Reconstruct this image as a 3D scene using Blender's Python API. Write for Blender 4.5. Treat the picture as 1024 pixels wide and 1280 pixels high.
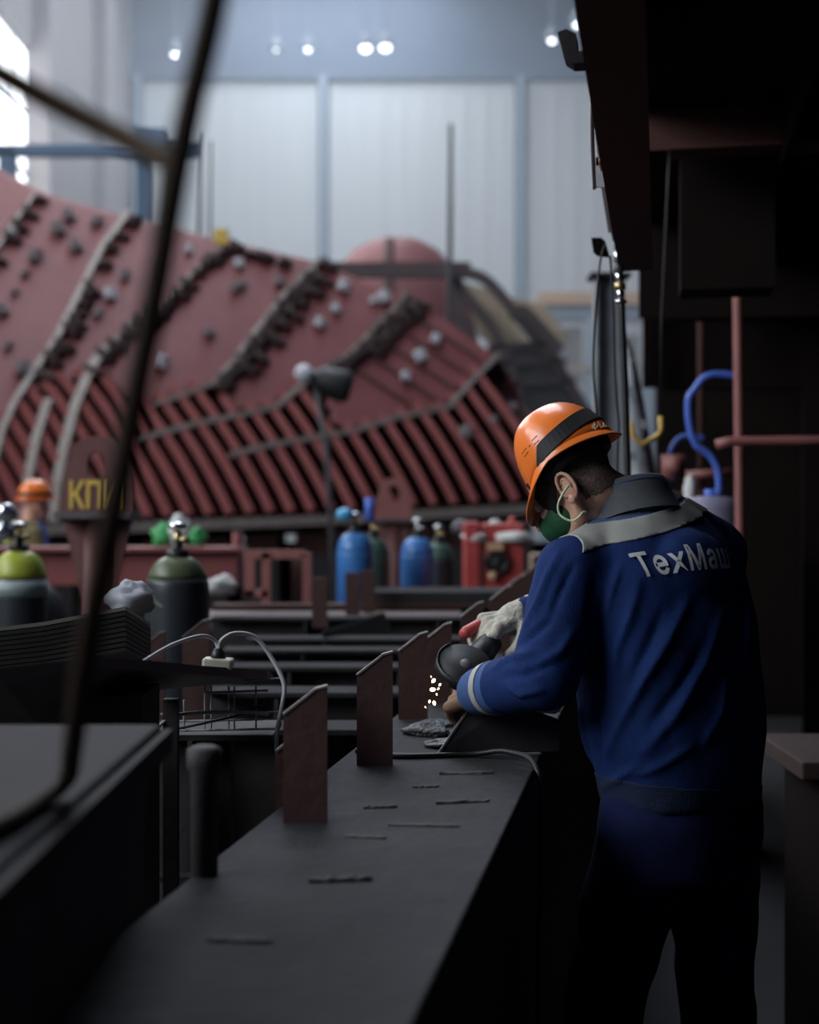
import bpy, bmesh, math, random
from mathutils import Vector, Matrix, noise
from mathutils.bvhtree import BVHTree
random.seed(7)
V = Vector
for o in list(bpy.data.objects): bpy.data.objects.remove(o)
scn = bpy.context.scene
COL = scn.collection

# ------------------------------------------------------------------ camera, world, lights, exposure
EYE = 1.55; F = 1800.0; CX = 512.0; HY = 635.0
def P(px, py, Y):                       # photo pixel + distance along the view -> point
    return V(((px-CX)/F*Y, Y, EYE-(py-HY)/F*Y))
cd = bpy.data.cameras.new('camera'); cam = bpy.data.objects.new('camera', cd); COL.objects.link(cam)
cam.location = (0, 0, EYE); cam.rotation_euler = (math.pi/2, 0, 0)
cd.sensor_fit = 'VERTICAL'; cd.sensor_height = 36; cd.sensor_width = 28.8; cd.lens = F/1280*36
cd.shift_y = (HY-640)/1280
cd.clip_end = 300; cd.clip_start = .05
cd.dof.use_dof = True; cd.dof.focus_distance = 3.05; cd.dof.aperture_fstop = 2.2
scn.camera = cam
w = bpy.data.worlds.new('world'); scn.world = w; w.use_nodes = True
w.node_tree.nodes['Background'].inputs[0].default_value = (.20, .34, .90, 1)
w.node_tree.nodes['Background'].inputs[1].default_value = .03
vs = scn.view_settings
vs.view_transform = 'Standard'; vs.look = 'None'; vs.gamma = 1; vs.exposure = 0; vs.use_curve_mapping = False

def area(name, loc, target, sx, sy, power, color):
    l = bpy.data.lights.new(name, 'AREA'); l.shape = 'RECTANGLE'; l.size = sx; l.size_y = sy
    l.energy = power; l.color = color
    o = bpy.data.objects.new(name, l); COL.objects.link(o); o.location = loc
    o.rotation_euler = (V(target)-V(loc)).to_track_quat('-Z', 'Y').to_euler()
    return o
# roof skylight strips of the hall and its tall row of windows on the left, then an added fill
area('skylight_light', (-3, 34, 23.6), (-3, 34, 0), 9, 50, 8500, (.80, .89, 1))
area('window_light', (-11.3, 24, 13), (0, 20, 3), 34, 7, 2600, (.93, .96, 1))
area('window_light_near', (-11.2, 1.5, 7), (0, 3.5, 1.5), 14, 6, 2300, (.88, .94, 1))  # added low fill from the worker's left, no window known there

# ------------------------------------------------------------------ materials
MATS = {}
def mat(name, c, rough=.6, metal=0, c2=None, scale=8, amt=.5, bump=0, bscale=40, emit=0, spec=.5, trans=0, coat=0, stretch=None):
    m = bpy.data.materials.new(name); m.use_nodes = True; nt = m.node_tree; N = nt.nodes; L = nt.links
    b = N['Principled BSDF']; b.inputs['Roughness'].default_value = rough; b.inputs['Metallic'].default_value = metal
    b.inputs['Specular IOR Level'].default_value = spec
    b.inputs['Base Color'].default_value = (*c, 1)
    if coat: b.inputs['Coat Weight'].default_value = coat
    if emit:
        b.inputs['Emission Color'].default_value = (*c, 1); b.inputs['Emission Strength'].default_value = emit
    tc = N.new('ShaderNodeTexCoord'); src = tc.outputs['Object']
    if stretch:
        mp = N.new('ShaderNodeMapping'); mp.inputs['Scale'].default_value = stretch
        L.new(src, mp.inputs['Vector']); src = mp.outputs[0]
    if c2:
        n = N.new('ShaderNodeTexNoise'); n.inputs['Scale'].default_value = scale; n.inputs['Detail'].default_value = 6
        n.inputs['Roughness'].default_value = .65
        r = N.new('ShaderNodeValToRGB'); r.color_ramp.elements[0].position = .5-amt*.5; r.color_ramp.elements[1].position = .5+amt*.5
        r.color_ramp.elements[0].color = (*c, 1); r.color_ramp.elements[1].color = (*c2, 1)
        L.new(src, n.inputs['Vector']); L.new(n.outputs['Fac'], r.inputs['Fac']); L.new(r.outputs['Color'], b.inputs['Base Color'])
    if bump:
        n = N.new('ShaderNodeTexNoise'); n.inputs['Scale'].default_value = bscale; n.inputs['Detail'].default_value = 4
        bp = N.new('ShaderNodeBump'); bp.inputs['Strength'].default_value = bump; bp.inputs['Distance'].default_value = .01
        L.new(src, n.inputs['Vector']); L.new(n.outputs['Fac'], bp.inputs['Height']); L.new(bp.outputs['Normal'], b.inputs['Normal'])
    MATS[name] = m
    return m
M = MATS
mat('concrete', (.03, .03, .034), .9, spec=.2, c2=(.055, .052, .053), scale=1.5, bump=.2)
mat('gate', (.59, .605, .62), .7, c2=(.64, .655, .665), scale=.5, stretch=(3, 1, .15))
mat('gate_post', (.30, .37, .45), .6)
mat('wall_blue', (.13, .165, .23), .8, c2=(.16, .20, .27), scale=.3)
mat('wall_pink', (.24, .215, .22), .8, c2=(.29, .265, .265), scale=.6)
mat('roof', (.22, .25, .30), .8)
mat('hull_red', (.135, .034, .035), .55, c2=(.185, .056, .055), spec=.25, scale=1.3, bump=.15, bscale=6)
mat('hull_rib', (.21, .050, .048), .6, spec=.25, c2=(.27, .077, .072), scale=3)
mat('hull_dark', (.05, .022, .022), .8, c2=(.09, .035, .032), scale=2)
mat('seam_grey', (.30, .26, .23), .6, c2=(.20, .15, .13), scale=4)
mat('dog_dark', (.03, .018, .018), .7, c2=(.06, .03, .028), scale=5)
mat('lug_pale', (.72, .73, .78), .5, c2=(.5, .5, .53), scale=6)
mat('lug_dull', (.30, .26, .27), .6, c2=(.22, .18, .18), scale=6)
mat('tan_board', (.42, .33, .22), .8, c2=(.32, .24, .16), scale=2)
mat('orange_beam', (.55, .34, .20), .7)
mat('steel_dark', (.028, .026, .028), .7, spec=.3, c2=(.05, .046, .047), scale=9, bump=.25, bscale=30)
mat('steel_table', (.022, .022, .026), .8, spec=.18, c2=(.042, .041, .045), scale=7, bump=.35, bscale=35)  # worktop steel darkened: the dimness down there is put into its colour
mat('steel_rust', (.06, .028, .026), .6, metal=.2, c2=(.09, .042, .037), scale=9, bump=.2)
mat('steel_edge', (.30, .27, .26), .4, metal=.5)
mat('steel_grey', (.11, .104, .108), .5, metal=.2, c2=(.14, .132, .136), scale=4)
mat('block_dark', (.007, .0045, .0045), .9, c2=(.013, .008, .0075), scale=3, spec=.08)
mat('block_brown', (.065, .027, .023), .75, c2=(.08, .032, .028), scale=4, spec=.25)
mat('black_rubber', (.012, .012, .013), .5)
mat('cable_grey', (.42, .42, .43), .5)
mat('cable_brown', (.02, .011, .006), .7, spec=.15)
mat('hose_brown', (.05, .027, .009), .7, spec=.2)
mat('hose_blue', (.08, .16, .62), .4)
mat('pipe_red', (.26, .09, .085), .5, c2=(.34, .13, .12), scale=8)
mat('yellow_paint', (.75, .50, .10), .5)
mat('brass', (.55, .42, .20), .35, metal=.9)
mat('chrome', (.75, .76, .78), .2, metal=1)
mat('cyl_blue', (.04, .17, .50), .35, c2=(.06, .22, .55), scale=5)
mat('cyl_black', (.018, .023, .030), .42, c2=(.03, .035, .042), scale=6)
mat('cyl_olive', (.10, .125, .055), .4, c2=(.055, .07, .035), scale=7)
mat('cyl_yellow', (.42, .46, .04), .4, c2=(.34, .38, .05), scale=7)
mat('cyl_green', (.05, .10, .08), .4)
mat('cyl_grey', (.30, .36, .36), .45)
mat('cyan_plastic', (.08, .40, .70), .4)
mat('machine_red', (.42, .05, .05), .45, c2=(.50, .08, .07), scale=5)
mat('beam_red', (.20, .045, .045), .6, c2=(.28, .075, .07), scale=4)
mat('cloth_white', (.68, .68, .66), .9, bump=.3)
mat('cloth_cream', (.52, .49, .42), .95, c2=(.40, .37, .31), scale=30, bump=.5, bscale=120)
mat('leather_brown', (.22, .12, .07), .8, c2=(.14, .08, .05), scale=30, bump=.3)
mat('plastic_green', (.05, .35, .10), .5)
mat('plastic_cream', (.45, .43, .36), .5)
mat('helmet_orange', (.92, .19, .022), .32, c2=(.95, .23, .035), scale=25, coat=.3)
mat('helmet_dark', (.010, .010, .011), .6)
mat('scratch', (.95, .75, .5), .6)
mat('navy', (.008, .022, .095), .85, c2=(.011, .031, .125), scale=40, bump=.25, bscale=300, spec=.15)
mat('navy_trouser', (.006, .010, .045), .9, spec=.15)
mat('yoke_grey', (.085, .092, .105), .9, c2=(.11, .115, .125), scale=60, bump=.2, bscale=300, spec=.15)
mat('reflective', (.30, .30, .28), .55, c2=(.38, .38, .35), scale=14)
mat('letter_grey', (.62, .63, .63), .6, c2=(.48, .49, .50), scale=60)
mat('cuff_blue', (.035, .08, .22), .85)
mat('skin', (.62, .33, .23), .5, c2=(.68, .38, .28), scale=30, bump=.1, bscale=200)
mat('hair', (.05, .034, .027), .8, c2=(.15, .10, .08), scale=180, amt=.3, bump=.5, bscale=400)
mat('mask_green', (.006, .06, .02), .7, c2=(.010, .09, .03), scale=25, bump=.3)
mat('cord_green', (.62, .72, .48), .6)
mat('eye_white', (.7, .7, .68), .2)
mat('olive_cloth', (.16, .13, .06), .9)
mat('blue_cloth', (.05, .13, .42), .9)
mat('camo_cloth', (.09, .13, .12), .9, c2=(.2, .24, .22), scale=14)
mat('spark', (1, .75, .45), .5, emit=6)
mat('lamp_glow', (.85, .92, 1), .5, emit=5)
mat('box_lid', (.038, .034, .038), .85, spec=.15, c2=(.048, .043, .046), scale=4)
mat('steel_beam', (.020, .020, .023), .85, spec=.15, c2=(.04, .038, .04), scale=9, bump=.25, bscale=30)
mat('lip_brown', (.11, .085, .082), .55, c2=(.16, .125, .12), scale=14, bump=.3)
mat('glass_glow', (.96, .98, 1), .5, emit=2.6)
mat('crane_blue', (.03, .075, .14), .6)
mat('sheet_dark', (.035,.036,.033), .5, metal=.3, c2=(.08,.08,.07), scale=12)
mat('sheet_edge', (.34,.36,.28), .45, metal=.3)
mat('steel_lug', (.13, .05, .045), .6, c2=(.19, .075, .07), scale=7, bump=.2)
mat('steel_lump', (.03, .03, .033), .35, metal=.5, c2=(.07, .07, .075), scale=40, bump=1, bscale=90)
mat('yellow_hookm', (.55,.34,.08), .5)
mat('lug_grey', (.34,.36,.40), .6, c2=(.2,.2,.22), scale=5)
mat('ledge', (.035,.022,.021), .8, spec=.2, c2=(.05,.03,.028), scale=6)
mat('barrel', (.20, .19, .28), .4, c2=(.26, .24, .34), scale=5)

# ------------------------------------------------------------------ mesh helpers
class MB:
    def __init__(s): s.v = []; s.f = []
    def add(s, vs, fs):
        n = len(s.v); s.v += [V(x) for x in vs]; s.f += [tuple(i+n for i in f) for f in fs]; return s
    def box(s, c, d, R=None):
        c = V(c); hx, hy, hz = d[0]/2, d[1]/2, d[2]/2
        vs = [V((x, y, z)) for x in (-hx, hx) for y in (-hy, hy) for z in (-hz, hz)]
        if R: vs = [R @ q for q in vs]
        return s.add([c+q for q in vs], [(0, 1, 3, 2), (4, 6, 7, 5), (0, 4, 5, 1), (2, 3, 7, 6), (0, 2, 6, 4), (1, 5, 7, 3)])
    def prism(s, pts, off):                      # polygon of 3d points, extruded by a vector
        n = len(pts); off = V(off); vs = [V(p) for p in pts]+[V(p)+off for p in pts]
        fs = [tuple(range(n))[::-1], tuple(range(n, 2*n))]+[(i, (i+1) % n, (i+1) % n+n, i+n) for i in range(n)]
        return s.add(vs, fs)
    def loft(s, rings, cap=True, close=True):
        k = len(rings[0]); vs = [p for r in rings for p in r]; fs = []
        for i in range(len(rings)-1):
            for j in range(k if close else k-1):
                a, b = i*k+j, i*k+(j+1) % k
                fs.append((a, b, b+k, a+k))
        if cap: fs += [tuple(range(k))[::-1], tuple(range((len(rings)-1)*k, len(rings)*k))]
        return s.add(vs, fs)
    def tube(s, pts, r, k=8, cap=True):
        pts = [V(p) for p in pts]; rr = r if isinstance(r, (list, tuple)) else [r]*len(pts)
        rings = []; ref = None
        for i, p in enumerate(pts):
            t = (pts[min(i+1, len(pts)-1)]-pts[max(i-1, 0)]).normalized()
            if ref is None: ref = t.orthogonal().normalized()
            ref = (ref-t*ref.dot(t))
            ref = ref.normalized() if ref.length > 1e-5 else t.orthogonal().normalized()
            bn = t.cross(ref)
            rings.append([p+rr[i]*(ref*math.cos(a)+bn*math.sin(a)) for a in (2*math.pi*j/k for j in range(k))])
        return s.loft(rings, cap)
    def lathe(s, c, prof, k=24, axis='Z', R=None):
        c = V(c); rings = []
        for r, z in prof:
            ring = []
            for j in range(k):
                a = 2*math.pi*j/k; q = V((r*math.cos(a), r*math.sin(a), z))
                if R: q = R @ q
                ring.append(c+q)
            rings.append(ring)
        return s.loft(rings)
    def ell(s, c, r, R=None, n=12, k=16):
        c = V(c); rings = []
        for i in range(n+1):
            th = max(.001, min(math.pi-.001, math.pi*i/n)); ring = []
            for j in range(k):
                a = 2*math.pi*j/k
                q = V((r[0]*math.sin(th)*math.cos(a), r[1]*math.sin(th)*math.sin(a), -r[2]*math.cos(th)))
                ring.append(c+((R @ q) if R else q))
            rings.append(ring)
        return s.loft(rings)
    def cap(s, a, b, ra, rb, k=14):               # tapered capsule
        a = V(a); b = V(b); d = (b-a); L = d.length; d.normalize(); pts = []; rr = []
        for i in range(5):
            t = math.pi/2*i/5; pts.append(a-d*ra*math.cos(t)); rr.append(max(.0005, ra*math.sin(t)))
        for i in range(4): pts.append(a.lerp(b, i/3)); rr.append(ra+(rb-ra)*i/3)
        for i in range(1, 6):
            t = math.pi/2*i/5; pts.append(b+d*rb*math.sin(t)); rr.append(max(.0005, rb*math.cos(t)))
        return s.tube(pts, rr, k)
    def bar(s, pts, wid, thk, nrm=V((0, -1, 0))):  # flat bar lying on a surface, standing thk proud of it
        pts = [V(p) for p in pts]; rings = []
        for i, p in enumerate(pts):
            t = (pts[min(i+1, len(pts)-1)]-pts[max(i-1, 0)]).normalized()
            n = (nrm-t*nrm.dot(t)).normalized(); b = t.cross(n)
            rings.append([p-b*wid/2, p+b*wid/2, p+b*wid/2+n*thk, p-b*wid/2+n*thk])
        return s.loft(rings)
    def mesh(s, name):
        me = bpy.data.meshes.new(name); me.from_pydata([tuple(x) for x in s.v], [], s.f)
        bm = bmesh.new(); bm.from_mesh(me); bmesh.ops.recalc_face_normals(bm, faces=bm.faces); bm.to_mesh(me); bm.free()
        return me
    def build(s, name, m, parent=None, smooth=False, bevel=0):
        return link(name, s.mesh(name), m, parent, smooth, bevel)
def link(name, me, m, parent=None, smooth=False, bevel=0):
    if m is not None and not me.materials: me.materials.append(M[m] if isinstance(m, str) else m)
    o = bpy.data.objects.new(name, me); COL.objects.link(o)
    if parent:
        o.parent = parent
        o.matrix_parent_inverse = Matrix.Translation(-parent_loc(parent))
    if smooth: me.polygons.foreach_set('use_smooth', [True]*len(me.polygons))
    if bevel:
        b = o.modifiers.new('bevel', 'BEVEL'); b.width = bevel; b.segments = 2; b.limit_method = 'ANGLE'
    return o
def parent_loc(p):                                # all meshes are written in world coordinates; only empties carry a location
    return V(p.location) if p.type == 'EMPTY' else V((0, 0, 0))
def tag(o, label, cat, group=None):
    o['label'] = label; o['category'] = cat
    if group: o['group'] = group
    return o
def thing(name, label, cat, loc, group=None):
    o = bpy.data.objects.new(name, None); COL.objects.link(o); o.location = loc; o.empty_display_size = .1
    return tag(o, label, cat, group)
def struct(o): o['kind'] = 'structure'; return o
def spline(pts, n=8):
    pts = [V(p) for p in pts]; out = []
    for i in range(len(pts)-1):
        p0 = pts[max(i-1, 0)]; p1 = pts[i]; p2 = pts[i+1]; p3 = pts[min(i+2, len(pts)-1)]
        for k in range(n):
            t = k/n
            out.append(.5*((2*p1)+(p2-p0)*t+(2*p0-5*p1+4*p2-p3)*t*t+(3*p1-p0-3*p2+p3)*t**3))
    out.append(pts[-1]); return out
def evalmesh(mb, name, voxel, smooth=6, fac=.5):
    o = mb.build(name, None); r = o.modifiers.new('r', 'REMESH'); r.mode = 'VOXEL'; r.voxel_size = voxel
    if smooth:
        sm = o.modifiers.new('s', 'SMOOTH'); sm.iterations = smooth; sm.factor = fac
    dg = bpy.context.evaluated_depsgraph_get()
    me = bpy.data.meshes.new_from_object(o.evaluated_get(dg)); bpy.data.objects.remove(o)
    return me
def text_mesh(body, size, extrude=0, bold=.0, space=1.0):
    cu = bpy.data.curves.new('text', 'FONT'); cu.body = body; cu.size = size; cu.extrude = extrude; cu.offset = bold; cu.space_character = space
    cu.align_x = 'CENTER'; cu.align_y = 'CENTER'; cu.resolution_u = 4
    o = bpy.data.objects.new('text', cu); COL.objects.link(o)
    dg = bpy.context.evaluated_depsgraph_get()
    me = bpy.data.meshes.new_from_object(o.evaluated_get(dg)); bpy.data.objects.remove(o)
    return me
def interp(tab, x):
    if x <= tab[0][0]: return tab[0][1]
    for (a, b), (c, d) in zip(tab, tab[1:]):
        if x <= c: return b+(d-b)*(x-a)/(c-a)
    return tab[-1][1]

# ------------------------------------------------------------------ the hall
struct(MB().box((6, 28, -.1), (40, 76, .2)).build('floor', 'concrete'))
GY = 60.0
wb = struct(MB().box((3, GY+.5, 21.7), (30, .6, 4.4)).build('wall_back', 'wall_blue'))
MB().box((3, GY, 19.7), (30, .5, .7)).build('lintel_beam', 'wall_blue', wb)
gate = bpy.data.objects.new('door_1', None); COL.objects.link(gate); gate.location = (2, GY, 0); struct(gate)
xs = [-11.3, -3.57, 4.6, 12.4, 18]
for i in range(4):
    x0, x1 = xs[i]+.22, xs[i+1]-.22
    MB().box(((x0+x1)/2, GY+.1, 9.7), (x1-x0, .2, 19.4)).build('door_panel', 'gate', gate)
    k = 9
    for j in range(k):                           # upright ribs of the sheet cladding
        x = x0+(x1-x0)*(j+.5)/k
        MB().box((x, GY-.01, 9.7), (.30, .03, 19.2)).build('cladding_rib', 'gate', gate, bevel=.012)
for x in xs:
    MB().box((x, GY-.15, 9.75), (.30, .4, 19.5)).build('door_post', 'gate_post', gate)
# left wall with its upper windows and an invented lower row
WX = -11.6; WSH = 3.0
wl = struct(MB().box((WX-.45, 26, 5), (.5, 72, 10)).box((WX-.3, 26, 19.8), (.5, 72, 8)).box((WX-.3, 53.3, 12.9), (.5, 17.2, 6)).build('wall_left', 'wall_pink'))
for j in range(9):
    y = -8+j*8.4+WSH
    MB().box((WX+.1, y, 12), (.7, 1.6, 24)).build('wall_pillar', 'wall_pink', wl)
for j, z0 in [(k_, 0) for k_ in range(6)]+[(0, -6.5), (1, -6.5), (2, -6.5)]:  # lower near-bay row is unseen, added to match the near fill
    y = -8+j*8.4+4.2+WSH
    wn = bpy.data.objects.new('window_%d' % (j+1 if z0 == 0 else j+9), None); COL.objects.link(wn); wn.location = (WX, y, 12.8+z0); struct(wn)
    for r in range(3):
        for c in range(4):
            MB().box((WX-.3, y-2.55+1.7*c, 10.85+z0+1.95*r), (.06, 1.6, 1.85)).build('pane', 'glass_glow', wn)
    for c in range(5): MB().box((WX-.3, y-3.4+1.7*c, 12.9+z0), (.12, .1, 5.8)).build('mullion', 'gate_post', wn)
    for r in range(4): MB().box((WX-.3, y, 9.95+z0+1.95*r), (.12, 6.8, .1)).build('transom', 'gate_post', wn)
struct(MB().box((-9.7, 26, 24.2), (4.2, 72, .3)).build('ceiling', 'roof'))
struct(MB().box((8.2, 26, 24.2), (13, 72, .3)).build('ceiling.001', 'roof'))
for j in range(7):
    y = 2+j*9
    MB().box((0, y, 23.8), (24, .3, .5)).build('roof_truss', 'gate_post', wb)
struct(MB().box((15, 26, 12), (.5, 72, 24)).build('wall_right', 'wall_blue'))
# thin welding haze hanging in the far half of the hall
hm_ = bpy.data.materials.new('haze'); hm_.use_nodes = True; hn = hm_.node_tree; hn.nodes.remove(hn.nodes['Principled BSDF'])
vsn = hn.nodes.new('ShaderNodeVolumeScatter'); vsn.inputs['Color'].default_value = (.80, .88, 1, 1); vsn.inputs['Density'].default_value = .008
hn.links.new(vsn.outputs[0], hn.nodes['Material Output'].inputs['Volume'])
hz = MB().box((1.75, 42.5, 11.8), (25.6, 33, 23.4)).build('welding_haze', hm_); hz['kind'] = 'stuff'
tag(hz, 'thin bluish welding haze in the far half of the hall', 'haze')
# lamps hanging under the roof
for (px, py, Y, s) in [(219, 67, 50, .6), (385, 61, 52, .55), (457, 59, 46, .85), (482, 58, 46, .85), (690, 50, 50, .6), (345, 62, 54, .3), (722, 30, 48, .6)]:
    c = P(px, py, Y)
    t = thing('high_bay_lamp', 'small glowing white lamp hanging high under the hall roof', 'lamp', c, 'lamps under the hall roof')
    MB().lathe(c, [(.05, .5), (.10, .45), (.24, .12), (.27, 0), (.22, 0)], 16).build('lamp_shade', 'roof', t, True)
    MB().ell(c+V((0, 0, -.02)), (.20*s, .20*s, .17*s)).build('bulb', 'lamp_glow', t, True)
    MB().tube([c+V((0, 0, .45)), (c.x, c.y, 24.05)], .03, 6).build('rod', 'roof', t)
# mezzanine and stores at the foot of the gate
mz = thing('mezzanine', 'orange edged mezzanine standing against the tall hall gate', 'mezzanine', (8.5, 56, 0))
MB().box((9, 56, 9.6), (8, 1.6, .45)).build('edge_beam', 'orange_beam', mz)
MB().box((9, 56.2, 9.1), (8, 1.2, .5)).build('lower_beam', 'gate_post', mz)
for x in (5.2, 7.0, 9.2, 11.6): MB().box((x, 55.6, 4.4), (.35, .35, 8.9)).build('post', 'gate_post', mz)
for (x, z, ww, h, m) in [(6.1, 7.5, 1.3, 2.2, 'wall_pink'), (8.1, 6.6, 1.7, 3.4, 'wall_pink'), (6.1, 4, 1.5, 4.0, 'roof'), (8.1, 2.4, 1.7, 4.5, 'roof'), (10.4, 5, 2, 7, 'wall_pink')]:
    MB().box((x, 56.3, z), (ww, .2, h)).build('infill_panel', m, mz)
MB().box((7.2, 55.3, 6.9), (3.6, .12, .15)).build('rail', 'tan_board', mz)

# ------------------------------------------------------------------ scaffold and poles behind the hull
sc = thing('gantry_frame', 'dark blue steel gantry frame standing behind the red hull', 'gantry', P(120, 500, 30)*1)
sc.location.z = 0
def seg(a, b, Y, r, m, name, par, k=8):
    MB().tube([P(*a, Y), P(*b, Y)], r, k).build(name, m, par, True)
MB().box((P(120, 189, 30)), (4.3, .3, .22)).build('top_beam', 'crane_blue', sc)
for px in (10, 182):
    c = P(px, 189, 30); MB().box((c.x, 30, c.z/2), (.33, .3, c.z)).build('post', 'crane_blue', sc)
MB().box(P(190, 178, 29.8), (.7, .5, .5)).build('trolley', 'crane_blue', sc, bevel=.04)
MB().box(P(222, 182, 29.8), (.9, .3, .12)).build('arm', 'crane_blue', sc)
MB().box(P(222, 192, 29.8), (.9, .3, .12)).build('arm', 'crane_blue', sc)
for px, py, Y, r, lab in [(248, 166, 29, .055, 'thin dark pole rising beside the gantry arm'), (262, 176, 29.6, .035, 'thinner grey pole rising behind the hull edge'), (562, 155, 29, .06, 'lone tall dark pole rising above the domed red block')]:
    c = P(px, py, Y); tag(MB().tube([(c.x, Y, 0), (c.x, Y, c.z*.6), (c.x+.03, Y, c.z)], [r, r, r*.7], 8).build('steel_pole', 'steel_dark', None, True), lab, 'pole')

# ------------------------------------------------------------------ the red hull block
TOP = [(-90, 172), (0, 212), (60, 243), (150, 268), (290, 303), (400, 328), (500, 370), (560, 402), (620, 445), (655, 495), (680, 545), (700, 600), (706, 632)]
BOT = [(-90, 668), (160, 661), (400, 652), (660, 638), (710, 634)]
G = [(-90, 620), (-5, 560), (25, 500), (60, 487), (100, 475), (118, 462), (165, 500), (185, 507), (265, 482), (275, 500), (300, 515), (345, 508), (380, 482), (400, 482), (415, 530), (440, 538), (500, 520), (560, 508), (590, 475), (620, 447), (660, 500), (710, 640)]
def hullY(px, py):
    s = max(0, (660-py)/450); return 19+3.6*px/700+2.2*s+3.0*s*s
def H(px, py, out=0.0):
    p = P(px, py, hullY(px, py)); return p+V((0, -out, 0))
hull = thing('hull_block', 'huge red curved ship hull section with welded ribs and seam brackets', 'ship hull', (-1.5, 21, 0))
m = MB(); nx, ny = 150, 90; front = []; back = []
for i in range(nx+1):
    px = -90+796*i/nx; t, b = interp(TOP, px), interp(BOT, px); g = interp(G, px)
    for j in range(ny+1):
        py = b+(t-b)*j/ny; q = H(px, py)
        if py > g+1: q = q+V((0, .55, 0))
        front.append(q); back.append(q+V((0, 4.5, -.25)))
k = ny+1; nf = len(front); fs = []
for i in range(nx):
    for j in range(ny):
        a = i*k+j; fs.append((a, a+k, a+k+1, a+1)); fs.append((a+nf, a+1+nf, a+k+1+nf, a+k+nf))
for i in range(nx):
    for j in (0, ny): a = i*k+j; fs.append((a, a+k, a+k+nf, a+nf))
for j in range(ny):
    for i in (0, nx): a = i*k+j; fs.append((a, a+1, a+1+nf, a+nf))
m.add(front+back, fs)
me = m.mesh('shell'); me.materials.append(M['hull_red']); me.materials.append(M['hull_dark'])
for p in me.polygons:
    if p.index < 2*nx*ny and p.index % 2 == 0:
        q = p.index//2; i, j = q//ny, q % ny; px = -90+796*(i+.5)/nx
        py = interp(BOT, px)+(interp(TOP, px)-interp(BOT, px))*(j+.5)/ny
        if py > interp(G, px)+1: p.material_index = 1  # recess between ribs gets darker red, its shade put into the colour
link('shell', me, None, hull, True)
def dens(pl, step=6):
    out = []
    for (a, b), (c, d) in zip(pl, pl[1:]):
        n = max(1, int(math.hypot(c-a, d-b)/step))
        out += [(a+(c-a)*i/n, b+(d-b)*i/n) for i in range(n)]
    return out+[pl[-1]]
SA0 = [(45, 246), (20, 282), (-8, 322), (-40, 380)]
SA = [(160, 270), (130, 310), (105, 360), (75, 420), (45, 465), (20, 505), (5, 540), (-8, 590)]
SB = [(290, 304), (255, 330), (205, 380), (165, 410), (130, 440), (115, 462)]
SB2 = [(130, 440), (115, 462), (95, 510), (82, 560), (72, 610), (68, 655)]
SB3 = [(61, 505), (47, 550), (37, 600), (32, 650)]
SC = [(395, 330), (355, 370), (320, 415), (290, 455), (265, 481), (225, 496), (188, 507)]
SD = [(505, 375), (470, 410), (440, 440), (415, 460), (380, 480), (345, 509), (300, 519), (245, 530), (185, 546), (165, 550)]
SE = [(620, 446), (590, 476), (560, 509), (500, 521), (440, 539), (400, 546), (340, 556), (285, 570)]
for pl, wd in [(SA0, .05), (SA, .09), (SB, .05), (SB2, .13), (SB3, .12), (SC, .07), (SD, .08), (SE, .08)]:
    MB().bar([H(*q) for q in dens(pl)], wd, .11).build('seam_bar', 'seam_grey', hull)
MB().bar([H(x, interp(BOT, x)-2) for x in range(-90, 700, 20)], .14, .22).build('keel_flange', 'seam_grey', hull)
# ribs of the open lower strakes
xb = -40
while xb < 720:
    pts = []; y = interp(BOT, xb)-5; x = xb; n = 0
    while n < 60:
        if y < interp(G, x): break
        pts.append((x, y)); sl = .44+.30*max(0, (650-y)/150); x -= 5*sl; y -= 5; n += 1
    if len(pts) > 2:
        MB().bar([H(*q)+V((0, .5, 0)) for q in pts], .115, .56).build('rib', 'hull_rib', hull)
    xb += 25.5
# longitudinal plank lines on the upper right plates
for o in range(6):
    a = (455+o*26, 425-o*-4 if False else 425+o*4); pts = [(430+o*22+tt*110, 452-o*14+tt*72) for tt in [i/8 for i in range(9)]]
    pts = [q for q in pts if q[1] < interp(G, q[0])-3 and q[1] > interp(TOP, q[0])+4]
    if len(pts) > 2: MB().bar([H(*q) for q in pts], .05, .05).build('stringer', 'hull_dark', hull)
# seam brackets (dogs): bent plates, one shared mesh
def dog_mesh(s):
    return MB().prism([(-.11*s, 0, -.05), (.11*s, 0, -.05), (.11*s, -.10, -.05), (.05*s, -.22, -.05), (-.05*s, -.22, -.05), (-.11*s, -.10, -.05)], (0, 0, .10)).mesh('bracket')
DM = [dog_mesh(1.1), dog_mesh(1.7)]
for d in DM: d.materials.append(M['dog_dark'])
def dogs(pl, step, dx, dy, rot):
    for q in dens(pl, step):
        if random.random() < .12: continue
        p = H(q[0]+dx+random.uniform(-2, 2), q[1]+dy+random.uniform(-2, 2))
        o = link('bracket', random.choice(DM), None, hull)
        o.matrix_parent_inverse = Matrix.Translation(-V(hull.location)); o.location = p
        o.rotation_euler = (random.uniform(-.2, .2), rot+random.uniform(-.25, .25), 0)
dogs(SA[:5], 10, 12, 2, .6); dogs(SB, 10, 4, 3, .6); dogs(SC[:5], 8, 13, 2, .55); dogs(SC[:4], 15, 26, 8, .55)
dogs(SD[:5], 8, 10, 2, .6); dogs(SD[:3], 10, 24, 6, .6); dogs(SA0[:3], 16, 8, 2, .6); dogs([(300, 312), (335, 322), (360, 330)], 16, -4, 0, .2)
LM = MB().box((0, -.07, 0), (.13, .14, .13)).box((0, -.16, .02), (.07, .06, .09)).mesh('lug'); LM.materials.append(M['lug_pale'])
LM2 = LM.copy(); LM2.materials.clear(); LM2.materials.append(M['lug_dull']); nl = 0
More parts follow.
